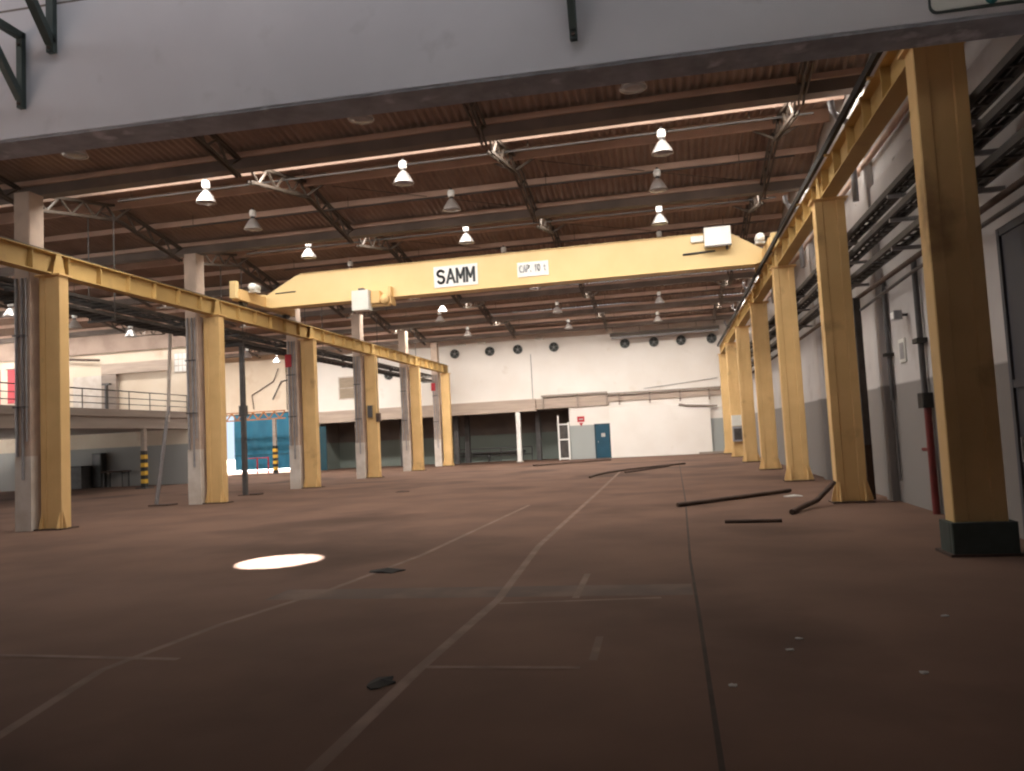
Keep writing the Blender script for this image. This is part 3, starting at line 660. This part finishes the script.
# ------------------------------------------------------------------ blue curtain and its doorway in the annex
cu = MB(); nx = 60; nz = 14; vs = []; fs = []
for i in range(nx + 1):
    for j in range(nz + 1):
        u = i / nx; v = j / nz; x = -30.78 + 4.51 * u; z = .28 + 3.95 * v
        vs.append((x, BACK - .10 - .05 * math.sin(u * 34 + .7 * math.sin(v * 3)) * (1 - .6 * v), z))
fs = [(i * (nz + 1) + j, (i + 1) * (nz + 1) + j, (i + 1) * (nz + 1) + j + 1, i * (nz + 1) + j + 1) for i in range(nx) for j in range(nz)]
n0 = len(vs); vs2 = [(x, y + .012, z) for x, y, z in vs]
cu.add(vs, fs, True); cu.add(vs2, [tuple(reversed(f)) for f in fs], True)
ct = thing('tarpaulin_curtain', 'blue tarpaulin curtain over the bright annex doorway', 'curtain', (-28.6, BACK - .1, .28))
cu.build('sheet', 'blue', ct, recalc=False)
MB().tube([(-31.8, BACK - .1, 4.24), (-26.0, BACK - .1, 4.24)], .04, 8).build('curtain_rail', 'steel', ct)
MB().box(-30.78, -26.3, BACK - .17, BACK - .14, 1.30, 1.34).build('batten', 'tealpaint', ct)
gd = thing('guard_rail', 'low red guard posts in front of the blue curtain', 'railing', (-28.5, BACK - .6, 0))
for x in (-29.6, -28.75, -27.9): MB().tube([(x, BACK - .6, 0), (x, BACK - .6, 1.15)], .05, 8).build('post', 'red', gd)
MB().tube([(-29.6, BACK - .6, 1.1), (-27.9, BACK - .6, 1.1)], .03, 8).build('rail', 'red', gd)
# lattice beam above it
lb = thing('lattice_beam', 'orange brown lattice beam above the blue curtain', 'beam', (-28.3, 48.1, 3.75))
for z in (3.74, 4.26): MB().box(-31.2, -25.6, 48.05, 48.15, z - .04, z + .04).build('chord', 'orange', lb)
n = 14
for i in range(n):
    xa, xb = -31.2 + 5.6 * i / n, -31.2 + 5.6 * (i + 1) / n
    MB().bar((xa, 48.1, 3.76 if i % 2 else 4.24), (xb, 48.1, 4.24 if i % 2 else 3.76), .06, .07).build('diagonal', 'orange', lb)
# striped posts
def striped(label, x, y, top):
    t = thing('striped_post', label, 'post', (x, y, 0))
    MB().bbox(x - .11, x + .11, y - .11, y + .11, 1.9, top, .02).build('upper_shaft', 'mezz', t)
    for i in range(9):
        z = .06 + i * .2045
        MB().bbox(x - .13, x + .13, y - .13, y + .13, z, z + .2045, .02).build('safety_band', 'stripe' if i % 2 else 'black', t)
    MB().box(x - .3, x + .3, y - .3, y + .3, 0, .06).build('base_plate', 'steel', t)
striped('yellow and black striped post under the mezzanine edge', -26.28, 34.64, 3.03)
striped('yellow and black striped post in front of the blue curtain', -26.33, 47.95, 3.69)
# bent pipes on the annex wall above the curtain
tag(MB().tube([(-27.2, BACK - .1, 7.4), (-27.6, BACK - .1, 6.5), (-29.3, BACK - .1, 5.6), (-29.2, BACK - .1, 4.6)], .035, 6).build('wall_cable', 'rust'), 'loose bent cable on the annex wall, left one', 'cable')
tag(MB().tube([(-25.2, BACK - .1, 6.75), (-27.0, BACK - .1, 6.45), (-27.7, BACK - .1, 5.2)], .045, 6).build('wall_pipe', 'steel'), 'bent dark pipe on the annex wall, right one', 'pipe')
tag(MB().tube([(-26.6, BACK - .08, 8.3), (-26.6, BACK - .08, 4.4)], .03, 6).build('wall_conduit', 'rust'), 'vertical conduit on the annex wall above the curtain', 'conduit')

# ------------------------------------------------------------------ annex mezzanine railing and fittings
mr = thing('mezzanine_railing', 'thin pipe railing along the mezzanine edge', 'railing', (-26.15, 30, 3.95))
for z in (4.22, 4.52, 4.86): MB().tube([(-26.2, 18, z), (-26.2, 38.2, z)], .022 if z < 4.8 else .03, 6).build('rail', 'traysteel', mr)
for i in range(14): MB().tube([(-26.2, 18 + 1.55 * i, 3.95), (-26.2, 18 + 1.55 * i, 4.87)], .025, 6).build('post', 'traysteel', mr)
t = thing('mezzanine_post', 'dark post with a cap standing on the mezzanine', 'post', (-30.92, 37.7, 3.95)); MB().tube([(-30.92, 37.7, 3.95), (-30.92, 37.7, 5.75)], .10, 8).build('shaft', 'steel', t); MB().box(-31.15, -30.7, 37.6, 37.85, 5.72, 5.82).build('cap', 'steel', t)
t = thing('mezzanine_cabinet', 'tall white partition panel at the back of the mezzanine', 'partition', (-32.4, 38.1, 3.95)); MB().bbox(-33.4, -31.5, 38.05, 38.2, 3.95, 6.33).build('panel', 'whitewash', t); MB().bbox(-31.5, -30.55, 38.0, 38.25, 3.95, 6.33).build('side_post', 'mezz', t)
tag(MB().box(-31.5, -27.2, 38.0, 38.22, 6.35, 6.95).build('roof_beam', 'ledge'), 'pale brown beam across the wall above the mezzanine', 'beam')
tag(MB().box(-40.9, -26.1, 38.12, 38.29, 7.62, 8.85).build('eaves_cladding', 'sheet'), 'brown cladding band at the top of the wall above the mezzanine', 'cladding')
tag(MB().tube([(-34.5, 38.0, 7.45), (-31.6, 38.0, 7.2)], .07, 8).build('wall_pipe', 'rust'), 'brown pipe sloping on the annex wall above the mezzanine', 'pipe')
for (x, d) in ((-38.9, 'left'), (-37.7, 'right')):
    t = thing('banner', f'red banner on the annex wall, {d} of two', 'banner', (x, 38.28, 5.2), 'red banners in the annex'); MB().box(x - .33, x + .33, 38.26, 38.29, 5.1, 7.1).build('cloth', 'red', t); MB().tube([(x - .4, 38.22, 7.12), (x + .4, 38.22, 7.12)], .025, 6).build('rod', 'steel', t)
w3 = MB().box(-27.0, -26.2, 38.24, 38.3, 6.2, 7.3).build('window_3', 'whitewash'); w3['kind'] = 'structure'
wb3 = MB()
for i in range(3):
    for j in range(3): wb3.box(-26.96 + .255 * i, -26.75 + .255 * i, 38.22, 38.24, 6.26 + .35 * j, 6.55 + .35 * j)
wb3.build('pane', 'white', w3)
dk = thing('annex_cabinet', 'tall black cabinet under the mezzanine', 'cabinet', (-31.75, 38.0, 0)); MB().bbox(-32.05, -31.45, 37.85, 38.28, 0, 1.93).build('body', 'black', dk); MB().box(-31.99, -31.51, 37.83, 37.85, .05, 1.88).build('door', 'steel', dk)
tb = thing('annex_table', 'small dark table under the mezzanine', 'table', (-30.5, 37.8, 0)); MB().box(-31.2, -29.8, 37.5, 38.2, .82, .90).build('top', 'rust', tb)
for x, y in ((-31.1, 37.6), (-29.9, 37.6), (-31.1, 38.1), (-29.9, 38.1)): MB().box(x - .03, x + .03, y - .03, y + .03, 0, .82).build('leg', 'steel', tb)
bn = thing('storage_bin', 'dark low storage crate under the mezzanine behind the nearest column', 'crate', (-33.2, 37.5, 0)); MB().bbox(-34.4, -32.2, 37.2, 38.2, 0, 1.2).build('body', 'steel', bn); MB().box(-34.45, -32.15, 37.15, 38.22, 1.2, 1.26).build('lid', 'black', bn)

# ------------------------------------------------------------------ cable trays
def tray(label, x0, x1, z, y0, y1, side, rail=.10, arm_to=None, arms=(), cables=3, rung=.45, arm_mat='traysteel'):
    t = thing('cable_tray', label, 'cable tray', ((x0 + x1) / 2, (y0 + y1) / 2, z))
    for x in (x0, x1): MB().box(x - .012, x + .012, y0, y1, z, z + rail).build('side_rail', 'traysteel', t)
    ys = []; y = y0 + .05
    while y < y1 - .05: ys += [y, y + .05]; y += rung
    xs = [x0 + .013, x0 + .035, x1 - .035, x1 - .013]; zz = z + .02; n = len(ys)
    d = MB(); fs = []
    for j in range(n - 1):
        for q in range(3):
            if q == 1 and j % 2: continue
            fs.append((j * 4 + q, j * 4 + q + 1, j * 4 + q + 5, j * 4 + q + 4))
    d.add([(xx, yy, zz) for yy in ys for xx in xs], fs)
    do = d.build('rung_deck', 'traysteel', t, recalc=False); sm = do.modifiers.new('thickness', 'SOLIDIFY'); sm.thickness = .025
    for i in range(cables):
        xx = x0 + (x1 - x0) * (i + .7) / (cables + .4); pts = []
        n = int((y1 - y0) / 1.2)
        for j in range(n + 1): pts.append((xx + R.uniform(-.03, .03), y0 + (y1 - y0) * j / n, z + .05 + R.uniform(0, .03)))
        MB().tube(pts, .02 + .008 * R.random(), 6).build('cable', 'rubber', t)
    for y in arms:
        xa, xb = (min(x0, arm_to), max(x1, arm_to))
        MB().box(xa, xb, y - .03, y + .03, z - .06, z).build('bracket_arm', arm_mat, t)
    return t
armsL = [y + .4 for y in YL] + [(YL[i] + YL[i + 1]) / 2 for i in range(5)]
TRL = tray('upper dark cable tray behind the left columns', -16.05, -15.35, 5.95, 9, 49, -1, arm_to=-15.33, cables=4, arms=armsL)
tray('lower dark cable tray behind the left columns', -16.05, -15.35, 5.62, 9, 49, -1, arm_to=-15.33, cables=4, arms=armsL)
for i in range(5):
    y = (YL[i] + YL[i + 1]) / 2
    for x in (-16.12, -15.28): MB().tube([(x, y, 5.5), (x, y, 8.6)], .018, 6).build('hanger_rod', 'traysteel', TRL)
    MB().box(-16.15, -15.25, y - .04, y + .04, 5.49, 5.55).build('hanger_crossbar', 'traysteel', TRL)
armsR = [y + .75 for y in YR] + [(YR[i] + YR[i + 1]) / 2 + .6 for i in range(6)]
for z, nm, cb_ in ((5.30, 'uppermost', 3), (4.90, 'second', 3), (4.42, 'lowest', 2)):
    tray(f'{nm} cable tray on brackets along the right wall', 3.74, 4.00, z, 8.2, 48.2, 1, arm_to=XW, arms=armsR, cables=cb_, rung=.35, arm_mat='galv')
tag(MB().tube([(3.93, 8.2, 4.12), (3.93, 48.2, 4.12)], .045, 8).build('wall_pipe', 'rust'), 'dark pipe running along the right wall below the cable trays', 'pipe')
tag(MB().tube([(3.88, 8.4, 3.90), (3.88, 13, 3.9), (3.93, 17.0, 3.84)], .03, 8).build('wall_pipe', 'steel'), 'thin pipe sagging under the trays between the two nearest right columns', 'pipe')
tag(MB().tube([(4.13, 8.2, 6.72), (4.13, 48.2, 6.72)], .06, 8).build('wall_pipe', 'purlin'), 'brown pipe high on the right wall above the daylight gaps', 'pipe')
tag(MB().box(4.14, XW, 8.2, 48.2, 7.05, 7.22).build('wall_girt', 'purlin'), 'brown steel girt high along the right wall', 'girt')
# dark upright strip with a rust-coloured foot, behind the second right column
t = thing('upright_strip', 'dark upright strip behind the second right column', 'conduit', (3.8, 16.6, .9)); MB().bbox(3.785, 3.93, 16.72, 16.86, 1.1, 4.1).build('channel', 'steel', t); MB().bbox(3.785, 3.93, 16.72, 16.86, .0, 1.1).build('foot', 'rust', t)
for y, z, d in ((16.25, 3.95, 'upper'), (16.27, 3.4, 'lower')):
    pass
# upright pipes on the right wall between the two nearest columns
t = thing('wall_pipe', 'grey upright pipe on the right wall, left of the notice board', 'pipe', (4.19, 16.45, 0)); MB().tube([(4.19, 15.95, 4.3), (4.19, 15.95, 1.95)], .045, 8).build('pipe', 'steel', t); MB().tube([(4.21, 15.95, 1.95), (4.21, 15.95, .42)], .02, 6).build('lower_pipe', 'steel', t); MB().box(4.10, XW, 15.85, 16.05, 2.8, 2.86).build('clamp', 'black', t)
t = thing('fire_pipe', 'upright pipe with a dark red lower half beside the nearest right column', 'pipe', (4.18, 13.9, 0)); MB().tube([(4.18, 14.0, 4.3), (4.18, 14.0, 1.95)], .05, 8).build('upper_pipe', 'steel', t); rp = MB().tube([(4.17, 13.9, 1.75), (4.17, 13.9, 0)], .06, 10).build('lower_pipe', 'darkred', t); rp['label'] = 'dark red lower pipe'; MB().box(4.08, XW, 13.85, 14.1, 2.84, 2.92).build('clamp', 'black', t); MB().bbox(4.08, XW, 13.82, 14.08, 1.75, 2.0).build('valve_box', 'black', t); MB().tube([(4.18, 13.9, 1.05), (4.18, 14.35, 1.05)], .03, 8).build('branch', 'darkred', t)
for y, d in ((16.85, 'left'), (16.62, 'right')): tag(MB().tube([(4.2, y, 4.3), (4.2, y, 1.2)], .03, 8).build('wall_conduit', 'whitewash'), f'white upright conduit behind the second right column, {d} one', 'conduit')
t = thing('notice_board', 'small grey notice panel on the right wall between the upright pipes', 'notice', (4.23, 15.2, 2.6)); MB().box(4.22, XW, 15.05, 15.42, 2.62, 3.05).build('board', 'boxgrey', t); MB().box(4.215, 4.22, 15.1, 15.37, 2.68, 2.98).build('sheet', 'galv', t)
t = thing('floodlight', 'small floodlight on the right wall above the notice panel', 'lamp', (4.1, 14.8, 3.4)); MB().bbox(4.0, 4.14, 14.72, 14.95, 3.36, 3.52).build('housing', 'galv', t); MB().box(4.14, XW, 14.8, 14.87, 3.42, 3.46).build('arm', 'steel', t); MB().box(3.992, 4.0, 14.74, 14.93, 3.38, 3.5).build('glass', 'white', t)
# panelling over the trays on the right wall
struct('trim_8', MB().box(4.17, XW, 8.0, 48.3, 5.66, 6.20), 'rightwall')
t = thing('switch_box', 'grey switch box on the sixth right column', 'box', (3.4, YR[5] - .2, .8)); MB().bbox(3.12, 3.66, YR[5] - .27, YR[5] - .005, .82, 1.62).build('lower_case', 'galv', t); MB().bbox(3.12, 3.66, YR[5] - .24, YR[5] - .005, 1.64, 2.2).build('upper_case', 'boxgrey', t); MB().box(3.2, 3.58, YR[5] - .28, YR[5] - .27, .9, 1.5).build('door', 'traysteel', t)
t = thing('control_box', 'dark control box hanging on the fourth left yellow column', 'box', (-14.2, YL[3] - .15, 2.8)); MB().bbox(-14.56, -14.34, YL[3] - .16, YL[3] - .005, 2.95, 3.55).build('case', 'steel', t); MB().bbox(-14.14, -13.96, YL[3] - .14, YL[3] + .1, 2.72, 3.15).build('pendant', 'rust', t); MB().tube([(-14.05, YL[3] - .05, 3.15), (-14.06, YL[3] - .05, 5.9)], .015, 6).build('pendant_cable', 'rubber', t)

# ------------------------------------------------------------------ ladder, post
ld = thing('leaning_ladder', 'grey extension ladder leaning on the tray by the second left column', 'ladder', (-16.35, 22.2, 0))
def rails(name, p, q, w, m, n):
    p, q = Vector(p), Vector(q); side = Vector((-.68, .73, 0)).normalized() * (w / 2)
    for s in (-1, 1): MB().bar(p + side * s, q + side * s, .03, .075).build('stile', m, ld)
    for i in range(n):
        c = p.lerp(q, (i + .5) / n); MB().tube([c - side, c + side], .016, 6).build('rung', m, ld)
rails('lower', (-16.5, 22.3, .04), (-16.16, 22.55, 3.2), .42, 'galv', 10)
rails('upper', (-16.16, 22.50, 2.7), (-16.2, 22.78, 5.9), .34, 'whitewash', 10)
MB().box(-16.62, -15.9, 22.05, 22.55, 0, .04).build('foot_board', 'rust', ld)
t = thing('tray_post', 'dark square steel post before the blue curtain', 'post', (-15.48, 25.95, 0)); MB().bbox(-15.57, -15.41, 25.87, 26.03, .02, 5.62).build('shaft', 'steel', t); MB().bbox(-15.61, -15.37, 25.83, 26.07, 2.9, 3.3).build('sleeve', 'steel', t); MB().box(-15.68, -15.28, 25.75, 26.15, 0, .02).build('base_plate', 'rust', t)
tag(MB().bbox(-15.2, -14.85, 25.7, 26.1, 0, .06).build('steel_offcut', 'rust'), 'rusty steel offcut on the floor beside the dark square post', 'scrap')
for x, y, d in ((-16.55, 15.6, 'left of the nearest concrete column'), (-15.5, 16.2, 'just behind the nearest concrete column')):
    tag(MB().tube([(x, y, 0), (x, y, 5.6)], .045, 8).build('standpipe', 'galv'), f'thin grey standpipe {d}', 'pipe')

# ------------------------------------------------------------------ brackets and sign on the lintel
def bracket(label, x, z0, z1, reach, w=.07):
    LY0 = ly(x)
    t = thing('steel_bracket', label, 'bracket', (x, LY0, z0), 'green steel brackets on the lintel')
    MB().box(x - w / 2, x + w / 2, LY0 - .06, LY0 + .0, z0, z1).build('wall_leg', 'green', t)
    MB().box(x - w / 2, x + w / 2, LY0 - reach, LY0 - .02, z1 - .08, z1).build('arm', 'green', t)
    MB().bar((x, LY0 - .04, z0 + .10), (x, LY0 - reach + .03, z1 - .06), w, .08).build('strut', 'green', t)
    for z in (z0 + .04, z1 - .15): MB().tube([(x, LY0 - .08, z), (x, LY0 - .055, z)], .018, 8).build('bolt', 'rust', t)
bracket('green triangular steel bracket on the lintel, lowest at far left', -6.76, 5.48, 6.34, .60)
bracket('green triangular steel bracket on the lintel, larger one at top left', -6.38, 6.06, 7.2, .80, .09)
bracket('green steel bracket on the lintel seen edge-on, top middle', -.69, 5.42, 6.6, .40)
sg = thing('wall_sign', 'white sign with green border at the right end of the lintel', 'sign', (3.2, ly(3.2), 5.3))
def rrect(x0, x1, z0, z1, r):
    p = []
    for cx, cz, a0 in ((x1 - r, z1 - r, 0), (x0 + r, z1 - r, 90), (x0 + r, z0 + r, 180), (x1 - r, z0 + r, 270)):
        for i in range(6): a = math.radians(a0 + 18 * i); p.append((cx + r * math.cos(a), cz + r * math.sin(a)))
    return p
LYS = ly(3.2) - .03
MB().prism_y(rrect(2.52, 4.05, 5.225, 6.2, .07), LYS - .012, LYS + .06).build('border', 'green', sg)
MB().prism_y(rrect(2.537, 4.033, 5.242, 6.183, .06), LYS - .02, LYS - .012).build('panel', 'ledge' if False else 'boxgrey', sg)
MB().lathe([(0, -.003), (.055, -.003), (.055, .003), (0, .003)], (3.03, LYS - .022, 5.29), 20, 'y').build('emblem', 'teal', sg)

# ------------------------------------------------------------------ floor marks and scrap
def strip(n, m, pts, w, z=.003):
    mb = MB()
    for (a, b) in zip(pts[:-1], pts[1:]):
        d = Vector((b[0] - a[0], b[1] - a[1])).normalized(); p = Vector((-d.y, d.x)) * w / 2
        mb.add([(a[0] + p.x, a[1] + p.y, z), (a[0] - p.x, a[1] - p.y, z), (b[0] - p.x, b[1] - p.y, z), (b[0] + p.x, b[1] + p.y, z)], [(0, 1, 2, 3)])
    struct(n, mb, m)
strip('trim_9', 'line', [(-1.84, 2.5), (-1.86, 5.3), (-1.80, 7.6), (-2.02, 11.3), (-2.09, 22), (-2.2, 34)], .09)
strip('trim_10', 'line', [(-1.86, 5.36), (-.72, 5.38)], .06, .004)
strip('trim_11', 'line', [(-1.75, 7.42), (-.2, 7.62)], .05, .004)
strip('trim_12', 'line', [(-1.03, 7.64), (-1.05, 8.95)], .07)
strip('trim_13', 'line', [(-.65, 5.56), (-.66, 6.2)], .06)
strip('trim_14', 'line', [(-3.9, 3.6), (-4.35, 5.2), (-4.24, 6.6), (-3.88, 8.2), (-3.6, 10.6), (-3.4, 18)], .08)
strip('trim_15', 'crack', [(.13, 1), (.13, 6.7), (.12, 9.8), (.2, 18), (.25, 40)], .03)
strip('trim_16', 'stain', [(-4.4, 7.95), (.1, 8.02)], .55, .002)
strip('trim_18', 'line', [(-6.5, 5.6), (-5.0, 5.55), (-3.9, 5.5)], .07, .004)
def pile(name, label, cat, pts, r, m, n=8): tag(MB().tube(pts, r, n).build(name, m), label, cat)
pile('scrap_pipe', 'long dark scrap pipe lying on the floor at right', 'pipe', [(.02, 16.38, .05), (1.3, 17.7, .05), (2.62, 19.1, .05)], .045, 'rust')
pile('scrap_pipe', 'short dark scrap bar lying on the floor at right', 'pipe', [(.77, 13.42, .03), (1.67, 13.35, .03)], .03, 'rust')
pile('scrap_pipe', 'bent scrap pipe leaning at the foot of the second right column', 'pipe', [(1.98, 14.4, .05), (2.15, 14.9, .05), (2.6, 15.6, .12), (3.02, 16.02, .42)], .05, 'rust')
pile('rubber_hose', 'long curved dark hose lying towards the far wall', 'hose', [(-3.02, 28.05, .04), (-2.95, 29.4, .04), (-2.6, 31, .04), (-1.9, 32.9, .04), (-.8, 34.6, .04), (.5, 36.3, .04)], .04, 'rust')
pile('rubber_hose', 'shorter dark hose lying beside the long curved hose', 'hose', [(-1.9, 30.6, .04), (-1.3, 31.8, .04), (-.7, 33.3, .04), (-.2, 34.6, .04)], .035, 'rust')
pile('scrap_bar', 'dark bar on the floor in front of the blue door', 'bar', [(-7.6, 42, .04), (-5.6, 43.5, .04), (-3.6, 45.5, .04)], .05, 'rust')
def scrap(name, label, cat, x, y, sx, sy, h, m, seed):
    rr = random.Random(seed); n = 11; mb = MB(); vs = [(x, y, h)]
    for k in range(n):
        a = 2 * PI * k / n; q = rr.uniform(.65, 1.05); vs.append((x + sx * q * math.cos(a), y + sy * q * math.sin(a), .004 + rr.uniform(0, h * .4)))
    for k in range(n):
        vs.append((vs[1 + k][0], vs[1 + k][1], .001))
    fs = [(0, 1 + k, 1 + (k + 1) % n) for k in range(n)] + [(1 + k, 1 + n + k, 1 + n + (k + 1) % n, 1 + (k + 1) % n) for k in range(n)]
    mb.add(vs, fs); tag(mb.build(name, m), label, cat)
scrap('scrap_heap', 'flat dark heap of scrap on the floor right of the sun patch', 'scrap', -3.62, 9.32, .26, .16, .05, 'rubber', 1)
scrap('scrap_heap', 'dark scrap lump beside the dashed floor line in the foreground', 'scrap', -2.02, 5.0, .10, .14, .03, 'rubber', 2)
scrap('paper_scrap', 'crumpled white paper near the second right column', 'paper', 2.55, 18.0, .22, .15, .05, 'paper', 3)
for i, (px, py, d) in enumerate(((2.05, 6.85, 'nearest the dark right column'), (1.45, 5.35, 'furthest forward'), (.83, 6.15, 'left of the others'), (.72, 5.85, 'in the middle of the dark floor'), (.27, 5.05, 'beside the floor joint'))):
    scrap('paper_scrap', f'tiny white paper scrap on the dark floor, {d}', 'paper', px, py, .035, .03, .012, 'paper', 10 + i)
scrap('scrap_lump', 'dark lump on the floor among the left columns', 'scrap', -8.9, 24.5, .25, .2, .05, 'rust', 20)

# ------------------------------------------------------------------ world, sun, camera
w = bpy.data.worlds.new('World'); S.world = w; w.use_nodes = True
bg = w.node_tree.nodes['Background']; bg.inputs[0].default_value = (.72, .86, 1, 1); bg.inputs[1].default_value = 1.1
sl = bpy.data.lights.new('sun', 'SUN'); sl.energy = 60; sl.angle = math.radians(.6); sl.color = (1, .97, .92)
so = bpy.data.objects.new('sun', sl); COL.objects.link(so)
so.rotation_euler = SUN.to_track_quat('Z', 'Y').to_euler()
# daylight portal of the camera bay doorway
pl = bpy.data.lights.new('door portal', 'AREA'); pl.shape = 'RECTANGLE'; pl.size = 13; pl.size_y = 4.6; pl.cycles.is_portal = True
po = bpy.data.objects.new('door_portal', pl); COL.objects.link(po); po.location = (-16.1, -3, 2.3); po.rotation_euler = Vector((-1, 0, 0)).to_track_quat('Z', 'Y').to_euler()

yaw, pitch, roll, f = .2010, .0680, -.0510, 770.2
fw = Vector((-math.sin(yaw), math.cos(yaw), 0)); rt = Vector((math.cos(yaw), math.sin(yaw), 0)); up = Vector((0, 0, 1))
f2 = fw * math.cos(pitch) + up * math.sin(pitch); u2 = up * math.cos(pitch) - fw * math.sin(pitch)
r3 = rt * math.cos(roll) + u2 * math.sin(roll); u3 = u2 * math.cos(roll) - rt * math.sin(roll)
cd = bpy.data.cameras.new('Camera'); cd.sensor_fit = 'HORIZONTAL'; cd.sensor_width = 36; cd.lens = f * 36 / 1024; cd.clip_end = 400
co = bpy.data.objects.new('Camera', cd); COL.objects.link(co)
mw = Matrix((( r3.x, u3.x, -f2.x, 0), (r3.y, u3.y, -f2.y, 0), (r3.z, u3.z, -f2.z, 1.6), (0, 0, 0, 1)))
co.matrix_world = mw
S.camera = co
S.view_settings.view_transform = 'Standard'; S.view_settings.look = 'None'; S.view_settings.gamma = 1
S.view_settings.use_curve_mapping = False; S.view_settings.exposure = 0.0
S.cycles.use_denoising = True
S.cycles.max_bounces = 8; S.cycles.diffuse_bounces = 5; S.cycles.sample_clamp_indirect = 4
S.cycles.filter_width = 2.2
